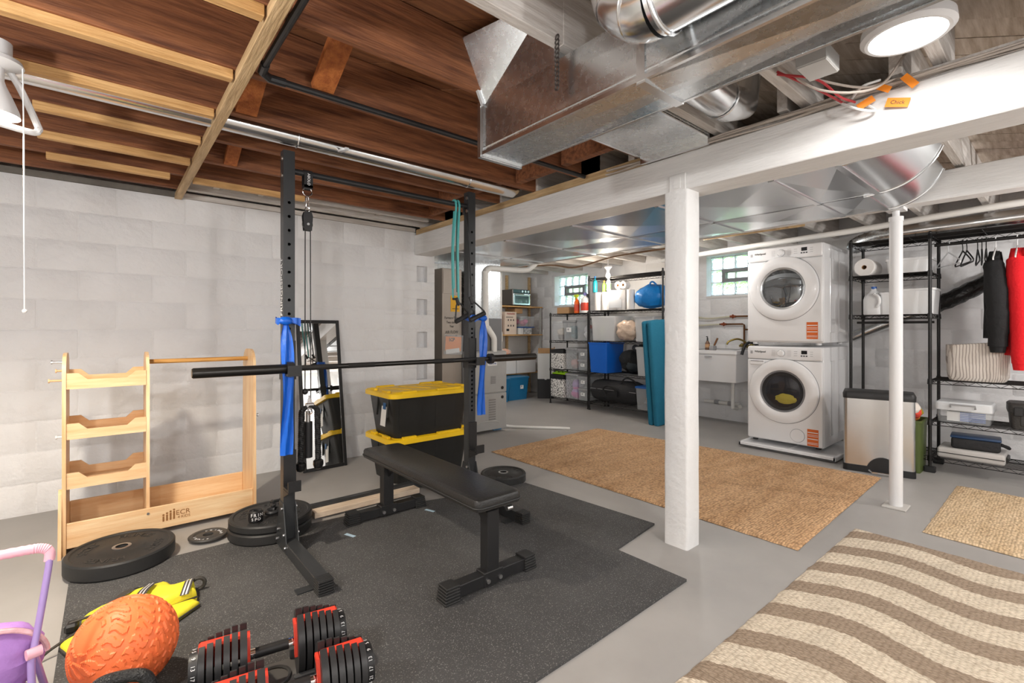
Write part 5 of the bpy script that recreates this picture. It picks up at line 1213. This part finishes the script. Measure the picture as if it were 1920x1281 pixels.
for i,x in enumerate((.05,)): roll('paper_towel','tall paper towel roll next to the blue bag',(5.60,YBb(x),1.48),.055,.28,'z',m_tis)
bottle('teal_bottle','teal cleaner bottle at the top left of the tall shelving',(5.56,YBb(-.56),1.755),.035,.24,cg('1d8f9c'),cg('2a6fb0'))
bottle('air_spray','white spray can with green label behind the paper towels',(5.55,YBb(-.30),1.765),.032,.2,m_whitep,m_whitep,lbl=cg('5f9a4a'))
bottle('green_can','green and yellow can beside the white spray can',(5.6,YBb(-.42),1.755),.032,.17,cg('7d9a4c'),cg('b98a3a'))
bag=thing('blue_bag','crumpled bright blue bag on the top shelf','bag',(5.50,YBb(.36),1.48),FX)
mb=MB(); mb.sphere((0,.17,.165),.2,(1.35,.8,.85),36,24,lambda d:(1+.10*noise.noise(d*2)+.06*abs(noise.noise(d*5)))*(1 if d.z>-.75 else .92)); mb.build('bag_body',mat('blue_film',SR('1173bd'),.35,bump=(12,.6)),bag)
mb=MB(); mb.tube(smooth_path([(.0,.1,.31),(.02,.08,.35),(.06,.08,.36),(.1,.1,.32)],5),.012,8); mb.build('bag_handle',MATS['blue_film'],bag)
# second shelf from top
bin_('clear_tub','large milky plastic tub under the paper towels',(5.50,YBb(-.37),1.034),.44,.42,.36,.08,m_clearw,None)
roll('string_spool','pale green spool standing inside the milky tub',(5.60,YBb(-.46),1.045),.04,.2,'z',mat('pale_green',SR('b9c2a4'),.7))
pg=thing('grocery_bag','crumpled beige plastic grocery bag on the shelf','bag',(5.44,YBb(.03),1.045),FX)
mb=MB(); mb.sphere((0,.12,.14),.15,(1.1,.8,.95),36,24,lambda d:1+.2*noise.noise(d*2.3+Vector((4,0,0)))+.1*abs(noise.noise(d*6))); mb.build('bag_body',mat('beige_film',SR('cdb6a3'),.35,bump=(18,.7)),pg)
bin_('clear_tub','clear tub with orange wrapper right of the grocery bag',(5.50,YBb(.33),1.034),.30,.4,.33,.06,m_clearw,1,m_grey)
lumps('stored_bundle','orange and white packets in the right clear tub',(5.52,YBb(.33),1.04),.24,.34,.28,['e0854a','d8d4d0','9aa0b8'],4,12)
# third shelf
bb_=bin_('blue_basket','bright blue plastic bin on the third shelf',(5.44,YBb(-.42),.569),.34,.42,.44,.12,cg('0f63c9'),None)
label_card(bb_,-.03,.022,.28,.07,.07)
gb=lumps('camping_gear','dark straps and green folded camping gear on the shelf',(5.50,YBb(.0),.57),.42,.4,.36,['1c1e20','5c6b3a','333a3f','222426'],9,15,cat='gear')
bt2=bin_('clear_tub','clear grey tub with red and blue label on the third shelf',(5.47,YBb(.40),.57),.36,.42,.38,.10,m_clearw,1,m_clearw)
mb=MB(); mb.b2((-.04,.006,.10),(.05,.009,.24)); lc=mb.build('product_label',m_paper,bt2); mb=MB(); mb.b2((-.036,.0045,.16),(.046,.006,.2)); mb.build('label_blue',cg('24508f'),lc); mb=MB(); mb.b2((-.036,.0045,.2),(.046,.006,.235)); mb.build('label_red',cg('c4402f'),lc)
bpk=lumps('backpack','dark folded backpack on top of the camping gear','x' and (5.50,YBb(.12),.88),.5,.36,.14,['17191c','22262b'],5,16,cat='bag')
# bottom
df=thing('duffel_bag','large black duffel bag on the bottom shelf','bag',(5.42,YBb(-.17),.135),FX)
m_duf=mat('black_canvas',(.018,.018,.02),.7,bump=(40,.3))
mb=MB(); mb.loft([[Vector((x,.2+.17*sy*math.cos(2*PI*i/20)*(1+.05*math.sin(i*3+x*9)),.17+.165*sy*math.sin(2*PI*i/20))) for i in range(20)] for x,sy in ((-.42,.55),(-.40,.85),(-.28,1),(0,.96),(.28,1.02),(.38,.85),(.395,.55))]); mb.build('bag_body',m_duf,df)
mb=MB(); mb.tube(smooth_path([(-.1,.03,.12),(-.12,.0,.22),(-.02,-.02,.27),(.1,.0,.22),(.09,.03,.12)],6),.013,8); mb.tube(smooth_path([(.1,.1,.28),(.2,.08,.38),(.32,.1,.36),(.4,.14,.26)],6),.012,8); mb.build('carry_handle',m_duf,df)
mb=MB(); mb.tube([(-.4,.04,.2),(.4,.04,.2)],.004,6); mb.build('zip',m_grey,df)
b3=bin_('clear_tub','clear tub with blue lid at the bottom right of the shelving',(5.42,YBb(.44),.125),.38,.42,.30,.08,m_clear,1,cg('1f5fae'))
lumps('stored_bundle','tan and white items in the blue lidded tub',(5.44,YBb(.44),.14),.32,.36,.25,['c9a37c','d9dbe2','8c7f78','b5c0d8'],6,18)
tf=thing('folded_foam_mat','tall teal folded foam mat leaning at the end of shelves','foam mat',(5.27,3.40,0),-.12)
m_tq=mat('teal_fabric',SR('1c6f8c'),.8,bump=(60,.3))
for k in range(2):
    mb=MB(); mb.box((.0,.03-k*.085,.66),(.30,.075,1.32),rot=(0,-.10,.0),bev=.03,seg=3); mb.build('foam_slab',m_tq,tf)
# ---------------------------------------------------------------- wooden shelves in the furnace recess
ws=thing('wooden_shelves','plain wooden shelves along the recess wall beyond the furnace','shelves',(5.62,6.42,0))
for z in (.40,1.09,1.6):
    mb=MB(); mb.b2((-.66,0,z),(.58,.37,z+.022),.002); mb.build('shelf_board',m_strip,ws)
for x in (-.64,-.02,.54):
    mb=MB(); mb.b2((x,.33,0),(x+.04,.37,2.2)); mb.build('upright',m_stripy,ws)
for x in (.54,):
    mb=MB(); mb.b2((x,.02,0),(x+.02,.05,1.62)); mb.build('front_post',mat('grey_post',(.5,.5,.48),.6),ws)
ov=thing('toaster_oven','steel toaster oven on the top wooden shelf','toaster oven',(5.70,6.44,1.622))
mb=MB(); mb.b2((-.21,.01,.015),(.21,.33,.30),.01); mb.build('case',mat('oven_dark',(.12,.11,.10),.4,.5),ov)
mb=MB(); mb.b2((-.2,-.004,.02),(.2,.012,.225),.004); d=mb.build('door',mat('oven_steel',(.55,.62,.62),.25,.8),ov)
mb=MB(); mb.b2((-.165,-.007,.05),(.165,-.003,.185)); mb.build('door_glass',mat('oven_glass',(.10,.17,.18),.06),d)
mb=MB(); mb.cyl((-.17,-.03,.21),(.17,-.03,.21),.009,n=10); mb.build('door_handle',m_chrome,d)
mb=MB(); mb.b2((-.2,-.004,.232),(.2,.012,.295),.004); c=mb.build('control_strip',mat('oven_panel',(.05,.10,.11),.2),ov)
for x in (-.0,.07,.14):
    mb=MB(); mb.cyl((x,-.003,.263),(x,-.022,.263),.02,n=18); mb.build('knob',m_steel,c)
for sx in (-.18,.18): 
    mb=MB(); mb.b2((sx-.015,.03,0),(sx+.015,.06,.016)); mb.build('foot',m_blackp,ov)
ka=carton('mixer_carton','white carton with red lettering and small pictures on the middle shelf',(5.43,6.43,1.113),.27,.30,.40,mat('carton_white',SR('d8c6b6'),.7),0)
text('KitchenAid',.042,mat('red_ink',SR('9c2b2b'),.6),ka,T(-.0,-.0025,.365)@FRONT_Y,'lettering',.0004,.95,.0008)
mb=MB()
for r in range(2):
    for i in range(3): mb.lathe([(.001,0),(.012,.0),(.009,.03),(.001,.03)],8,T(-.06+i*.06,-.004,.24-r*.1)@Matrix.Diagonal((1,.1,1,1)))
mb.b2((-.1,-.003,.06),(-.04,-.001,.10)); mb.b2((-.11,-.003,.30),(.05,-.001,.31)); mb.build('picture_print',m_ink,ka)
carton('brown_box','brown carton behind the pipes on the middle shelf',(5.1,6.45,1.113),.30,.28,.36,mat('carton_tan',SR('c9a48c'),.7),0)
carton('shoe_box','flat tan box lying on the mixer carton row',(5.68,6.5,1.49),.18,.26,.09,m_card,0)
b4=bin_('clear_bin','clear bin of pink things with blue base on the wooden shelf',(5.83,6.42,1.25),.34,.3,.18,.05,m_clear,1,m_clear,0)
lumps('stored_bundle','bright pink items in the bin on the wooden shelf',(5.83,6.44,1.26),.28,.26,.15,['ee5c9a','e0457f'],4,21,0)
mb=MB(); mb.b2((5.67,6.43,1.232),(6.0,6.73,1.249)); tag(mb.build('blue_tray',cg('2f5fa8')),'thin blue tray under the pink bin','tray')
carton('small_box','small white box below the pink bin',(5.68,6.44,1.113),.12,.2,.115,m_paper,0); carton('small_box','small box with black and white print below the pink bin',(5.85,6.44,1.113),.18,.2,.115,mat('bw_print',(.55,.57,.6),.6,var=(26,.8)),0)
bread=thing('snack_bag','orange and white snack bag on the white boxes','bag',(5.36,6.43,.74))
mb=MB(); mb.sphere((0,.12,.06),.1,(1.6,.9,.6),24,14,lambda d:1+.15*noise.noise(d*3)); mb.build('bag_body',mat('orange_white_bag',SR('cf7a3c'),.5,var=(10,.5),col2=SR('e8e4e0')),bread)
for i,x in enumerate((5.27,5.74)): carton('long_white_box',['left long white box on the lowest wooden shelf','right long white box on the lowest wooden shelf'][i],(x,6.36,.425),.45,.36,.33,mat('white_card',(.72,.71,.70),.7),0)
for i,(x,y,w) in enumerate(((5.34,6.1,.46),(4.87,6.02,.42))):
    b5=bin_('blue_tote',['right blue lidded tote on the floor by the wooden shelves','left blue lidded tote partly behind the furnace'][i],(x,y,.0),w,.5,.38,.12,cg('1f6f9e'),1,cg('256f9c'),0)
    if i==0: label_card(b5,.07,.012,.22,.07,.07)
cb_=thing('tall_carton','open tall white and black carton with brown flaps','box',(5.80,5.93,0),-.75)
mb=MB(); mb.b2((-.14,0,0),(.14,.28,.34)); mb.build('black_base',mat('black_card',(.03,.03,.032),.6),cb_)
mb=MB(); mb.b2((-.138,.002,.34),(.138,.278,.80)); mb.build('white_sleeve',mat('white_card2',(.72,.72,.71),.7),cb_)
mb=MB(); mb.box((-.0,.02,.83),(.26,.004,.10),rot=(-.5,0,0)); mb.box((.14,.14,.84),(.004,.26,.11),rot=(0,.4,0)); mb.build('flap',m_card,cb_)
mb=MB(); mb.cyl((.0,-.001,.35),(.0,.0,.35),.025,n=16); mb.build('hand_hole',m_paper,cb_)
# ================================================================== RIGHT WIRE RACK   (front at x=5.28)
rk2=thing('garment_rack','black wire closet rack with shelves and hanging rod','shelving unit',(5.28,.78,0),FX)
DD=.40; LW=.56; RWd=1.25
def post(x,y,h,p):
    mb=MB(); mb.cyl((x,y,.02),(x,y,h),.0125,n=12)
    for z in [.06+.05*i for i in range(int((h-.1)/.05))]: mb.torus((x,y,z),.0127,.0009,'z',12,4)
    mb.build('post',m_wire,p)
    mb=MB(); mb.box((x,y,.025),(.075,.05,.05),bev=.006); mb.build('foot_block',m_blackp,p)
    mb=MB(); mb.lathe([(.0125,0),(.014,.008),(.008,.02),(.001,.022)],12,T(x,y,h)); mb.build('post_cap',m_wire,p)
for x in (-LW,0,RWd):
    for y in (0,DD): post(x,y,2.01,rk2)
for (a,b_,z) in ((-LW,0,2.0),(-LW,0,1.69),(-LW,0,1.33),(-LW,0,.13),(0,RWd,2.0),(0,RWd,.775),(0,RWd,.43),(0,RWd,.13)):
    o=wire_shelf(rk2,b_-a,DD,z,m_wire,.022 if z in (2.0,.775) else .03); o.location=((a+b_)/2,0,0)
    for x in (a,b_):
        for y in (0,DD):
            mb=MB(); mb.lathe([(.013,-.036),(.019,-.034),(.016,.008),(.013,.01)],12,T(x,y,z),cap=False); mb.build('clip_sleeve',m_wire,rk2)
mb=MB(); mb.cyl((0,.2,1.93),(RWd,.2,1.93),.013,n=14); mb.build('hanging_rod',m_wire,rk2)
mb=MB(); mb.cyl((-LW,.2,1.265),(0,.2,1.265),.011,n=12); mb.cyl((-LW+.05,.2,1.265),(-LW+.05,.2,1.33),.004,n=6); mb.build('hanging_rod',m_wire,rk2)
WY=lambda x:.78-x
roll('paper_towel','big white paper towel roll on the wire rack',(5.33,WY(-.47),1.69+.085),.082,.27,'x',m_tis,core=.02)
tubm=mat('matte_white_bin',(.74,.75,.76),.5)
def wbin(name,lab,loc,w,d,h,slot=True):
    t=bin_(name,lab,loc,w,d,h,.08,tubm,None)
    if slot:
        mb=MB(); mb.b2((-.08,.005,h*.72),(.08,.012,h*.84),.004); mb.build('handle_slot',m_grey,t)
    return t
wbin('white_bin','white plastic bin on the upper rack shelf',(5.33,WY(-.16),1.695),.3,.3,.13,False)
wbin('white_bin','tall white plastic bin on the middle rack shelf',(5.33,WY(-.12),1.335),.28,.3,.22)
wbin('white_bin','narrow white bin between the milk jug and the larger bin',(5.36,WY(-.31),1.335),.1,.25,.2,False)
jg=thing('milk_jug','white plastic gallon jug with blue cap on the rack','jug',(5.36,WY(-.42),1.335),FX)
mb=MB(); mb.loft([[Vector((a,b_+.08,z)) for a,b_ in rrect(.15*s,.15*s,.045*s,4)] for z,s in ((0,.93),(.01,1),(.14,1),(.17,.9),(.2,.6),(.225,.3),(.245,.26))]); mb.build('jug_body',mat('milky_hdpe',(.78,.79,.80),.35),jg)
mb=MB(); mb.cyl((0,.08,.24),(0,.08,.262),.022,n=16); mb.build('cap',cg('2f62b0'),jg)
mb=MB(); mb.tube(smooth_path([(.02,.0,.19),(.055,-.012,.16),(.06,-.012,.11),(.04,.0,.07)],6),.013,10); mb.build('jug_handle',MATS['milky_hdpe'],jg)
# stainless step bin
tc_=thing('step_bin','stainless steel step trash can with black lid','trash can',(4.87,1.045,0),FX+.22)
mb=MB(); mb.loft([[Vector((a,b_+.14,z)) for a,b_ in rrect(.475,.27,.03,4)] for z in (.05,.62)]); mb.build('body',m_stain,tc_)
mb=MB(); mb.loft([[Vector((a,b_+.14,z)) for a,b_ in rrect(.485+o,.28+o,.035,4)] for z,o in ((.615,0),(.655,.004),(.672,-.01),(.676,-.06))]); mb.build('lid',m_blackp,tc_)
mb=MB(); mb.loft([[Vector((a,b_+.14,z)) for a,b_ in rrect(.485,.28,.035,4)] for z in (0,.055)]); mb.build('base',m_blackp,tc_)
mb=MB(); mb.prism([(.115*math.cos(PI*i/16)+.03,.0+.14*math.sin(PI*i/16)) for i in range(17)],-.003,.01,'y'); mb.build('pedal_arch',m_blackp,tc_)
mb=MB(); mb.tube([(.03-.09,-.03,.03),(.03-.07,-.055,.02),(.03+.07,-.055,.02),(.03+.09,-.03,.03)],.008,8); mb.build('pedal',m_chrome,tc_)
# green bin with snack bag behind the can
gbn=bin_('green_bin','olive green plastic basket between step bin and rack',(5.13,.895,.0),.16,.28,.44,.1,cg('4d5a2c'),None)
lumps('snack_bags','orange and white snack bags in the green basket',(5.15,.895,.40),.16,.24,.22,['e8843a','e8e0d8','d94a3a','d8c23a'],5,31,cat='bags')
# striped basket, plastic box, black case, lower case and cooler
bk=thing('striped_basket','soft cloth basket with grey stripes on the wire rack','basket',(5.32,WY(.27),.78),FX)
m_str=mat('striped_cloth',SR('d6cec6'),.85,bump=(40,.25)); nt,N,L,b=ext(m_str)
tc=N.new('ShaderNodeTexCoord'); sp=N.new('ShaderNodeSeparateXYZ'); L.new(tc.outputs['Object'],sp.inputs[0]); nz=N.new('ShaderNodeTexNoise'); nz.inputs['Scale'].default_value=6; L.new(tc.outputs['Object'],nz.inputs['Vector'])
def mth2(op,a,bv):
    n=N.new('ShaderNodeMath'); n.operation=op
    for i,x in enumerate((a,bv)):
        if isinstance(x,(int,float)): n.inputs[i].default_value=x
        elif x is not None: L.new(x,n.inputs[i])
    return n.outputs[0]
s_=mth2('FRACT',mth2('MULTIPLY',mth2('ADD',mth2('ADD',sp.outputs[0],sp.outputs[1]),mth2('MULTIPLY',nz.outputs['Fac'],.02)),52),None)
mx=N.new('ShaderNodeMix'); mx.data_type='RGBA'; L.new(mth2('LESS_THAN',s_,.3),mx.inputs['Factor']); mx.inputs['A'].default_value=(*SR('d9d1c9'),1); mx.inputs['B'].default_value=(*SR('a0968f'),1); L.new(mx.outputs['Result'],b.inputs['Base Color'])
mb=MB(); lo=[]
for z,w,d in ((0,.33,.26),(.03,.36,.28),(.18,.37,.285),(.29,.375,.28),(.305,.375,.28)): lo.append([Vector((a*(1+.02*math.sin(i*1.3+z*20)),b_+.15+.006*math.sin(i*2+z*30),z+(.012*math.sin(a*9) if z>.2 else 0))) for i,(a,b_) in enumerate(rrect(w,d,.08,5))])
lo.append([v*.98+Vector((0,.003,-.01)) for v in lo[-1]]); lo.append([Vector((v.x*.97,v.y*.97+.004,.1)) for v in lo[-1]])
mb.loft(lo,cap1=True); mb.build('cloth_body',m_str,bk)
px=thing('latch_box','clear plastic box with white lid and grey handle on the rack','storage box',(5.30,WY(.20),.435),FX)
mb=MB(); mb.loft([[Vector((a,b_+.15,z)) for a,b_ in rrect(w,.28,.02,3)] for z,w in ((0,.31),(.11,.33))]); mb.build('clear_base',m_clear,px)
mb=MB(); mb.loft([[Vector((a,b_+.15,z)) for a,b_ in rrect(.345+o,.3+o,.025,3)] for z,o in ((.10,0),(.155,0),(.165,-.02))]); mb.build('lid',mat('frosted_lid',(.80,.82,.84),.3,alpha=.8),px)
mb=MB(); mb.tube([(-.075,-.005,.125),(-.075,-.02,.15),(.075,-.02,.15),(.075,-.005,.125)],.007,8); mb.build('carry_handle',m_grey,px)
mb=MB(); mb.b2((-.1,.03,.01),(.03,.2,.085)); mb.build('grey_device',m_paper,px); mb=MB()
for i in range(6): mb.b2((-.02,.025,.015+i*.013),(.13,.03,.022+i*.013))
mb.build('blue_rack',cg('4f6fb0'),px)
bc=thing('black_case','rugged black plastic case with latches on the rack','case',(5.31,WY(.62),.435),FX+.1)
mb=MB(); mb.loft([[Vector((a,b_+.12,z)) for a,b_ in rrect(w,.24,.025,3)] for z,w in ((0,.29),(.015,.30),(.13,.32))]); mb.b2((-.10,-.004,.03),(.10,.004,.105),.003); mb.build('case_body',mat('rugged_black',(.03,.028,.026),.5,bump=(80,.2)),bc)
mb=MB(); mb.loft([[Vector((a,b_+.12,z)) for a,b_ in rrect(.335+o,.26+o,.03,3)] for z,o in ((.13,0),(.185,0),(.2,-.03))]); mb.build('case_lid',MATS['rugged_black'],bc)
for x in (-.11,.11):
    mb=MB(); mb.b2((x-.025,-.025,.105),(x+.025,-.004,.17),.004); mb.build('latch',m_blackp,bc)
mb=MB(); mb.tube([(-.05,.10,.2),(-.05,.08,.225),(.05,.08,.225),(.05,.1,.2)],.007,8); mb.build('case_handle',m_grey,bc)
gc=thing('grey_case','flat pale grey tool case on the lowest rack shelf','case',(5.30,WY(.24),.135),FX)
mb=MB(); mb.b2((-.2,0,0),(.2,.30,.085),.018,3); mb.build('case_shell',mat('pale_grey_case',(.50,.48,.46),.45),gc)
mb=MB(); mb.b2((-.198,-.003,.04),(.198,.0,.046)); mb.b2((.19,.05,.02),(.215,.22,.06),.006); mb.build('case_seam',m_blackp,gc)
cl_=thing('lunch_cooler','navy topped black soft cooler bag on the grey case','cooler bag',(5.33,WY(.27),.222),FX+.08)
mb=MB(); mb.b2((-.145,0,0),(.145,.2,.09),.02,3); mb.build('bag_body',m_duf,cl_)
mb=MB(); mb.b2((-.15,-.004,.085),(.15,.204,.105),.009,2); mb.build('bag_lid',cg('1d3a5e'),cl_)
mb=MB(); mb.tube(smooth_path([(.145,.05,.06),(.18,.06,.05),(.19,.12,.03),(.145,.15,.05)],5),.012,8); mb.build('strap',m_duf,cl_)
# ================================================================== HANGERS AND CLOTHES
def hanger(lab,y,ang,mt,w=.2,x=5.48):
    t=thing('clothes_hanger',lab,'hanger',(x,y,1.93),ang,'hangers on the rack rod')
    mb=MB(); mb.tube([(0,0,-.07)]+[(0,0,-.04)]+[(.019*math.sin(a),0,.0-.0+.019*math.cos(a)+.002) for a in [PI*.85-PI*1.35*i/10 for i in range(11)]],.0035,7); mb.build('hook',mt,t)
    mb=MB(); mb.tube([(0,0,-.07),(-w*.5,0,-.115),(-w,0,-.165),(-w*.98,0,-.18),(-w*.9,0,-.182),(w*.9,0,-.182),(w*.98,0,-.18),(w,0,-.165),(w*.5,0,-.115)],.0055,8,True); mb.build('frame',mt,t)
    return t
m_hb=mat('hanger_black',(.02,.02,.02),.4); m_hw=mat('hanger_white',(.8,.8,.8),.4); m_hc=mat('hanger_clear',(.8,.82,.84),.25,alpha=.5)
labs=[('clear plastic hanger at the left end of the rod',.69,.5,m_hc),('black hanger left of the black pair',.60,.35,m_hb),('black hanger next to the leftmost black one',.575,.3,m_hb),('third black hanger on the rod',.51,.15,m_hb),('fourth black hanger on the rod',.485,.1,m_hb),('fifth black hanger nearest the black jacket',.46,.05,m_hb),('white hanger carrying the black jacket',.405,.0,m_hw),('white hanger carrying the red hoodie',.285,.0,m_hw)]
for l,y,a,mt in labs: hanger(l,y,a,mt)
def garment(name,lab,y,mt,z0,z1,wt,wb,th,sleeves,seed,hood=False,x=5.48):
    t=thing(name,lab,'clothing',(x,y,0)); n=40
    def sec(z,w,d,ph):
        return [Vector((w*math.copysign(abs(math.cos(2*PI*i/n))**.7,math.cos(2*PI*i/n)),d*math.copysign(abs(math.sin(2*PI*i/n))**.8,math.sin(2*PI*i/n))*(1+.25*noise.noise((i*.5,z*2,seed)))+.012*math.sin(i*.9+ph),z)) for i in range(n)]
    mb=MB(); L_=[]
    K=14
    for k in range(K+1):
        a=k/K; z=z1+(z0-z1)*a; w=wt*(.35+.65*min(1,a*4)**.7)*(1-a)+wb*a if a<.3 else wt+(wb-wt)*a
        if a<.3: w=.06+(wt-.06)*(a/.3)**.6
        L_.append(sec(z,w,th*(.5+.5*min(1,a*3)),a*3))
    mb.loft(L_); mb.build('body',mt,t,smooth=80)
    for s in sleeves:
        mb=MB(); pts=smooth_path([(s*wt*.72,0,z1-.10),(s*(wt+.0),-.02,z1-.25),(s*(wt+.015),-.035,z1-.5),(s*(wt-.0),-.03,z0+(-.06))],6)
        mb.tube(pts,[.055+.012*noise.noise((i*.7,seed,s))+.016*math.sin(PI*i/(len(pts)-1)) for i in range(len(pts))],16); mb.build('sleeve',mt,t,smooth=80)
        mb=MB(); p=pts[-1]; mb.cyl(p+Vector((0,0,.01)),p-Vector((0,0,.05)),.05,.042,16); mb.build('cuff',mt,t)
    if hood:
        mb=MB(); mb.sphere((-.02,-.07,z1-.10),.1,(1.1,.6,1.15),24,14,lambda d:1+.15*noise.noise(d*2.5)); mb.build('hood',mt,t,smooth=80)
    return t
garment('black_jacket','black jacket on a white hanger on the rack rod',.41,mat('black_cloth',(.010,.010,.011),.85,bump=(30,.3)),1.13,1.83,.19,.20,.05,(-1,),3)
garment('red_hoodie','red hooded sweatshirt on a white hanger on the rack rod',.285,mat('red_fleece',SR('d6141f'),.85,bump=(50,.25)),1.0,1.84,.20,.21,.06,(-1,1),8,True)
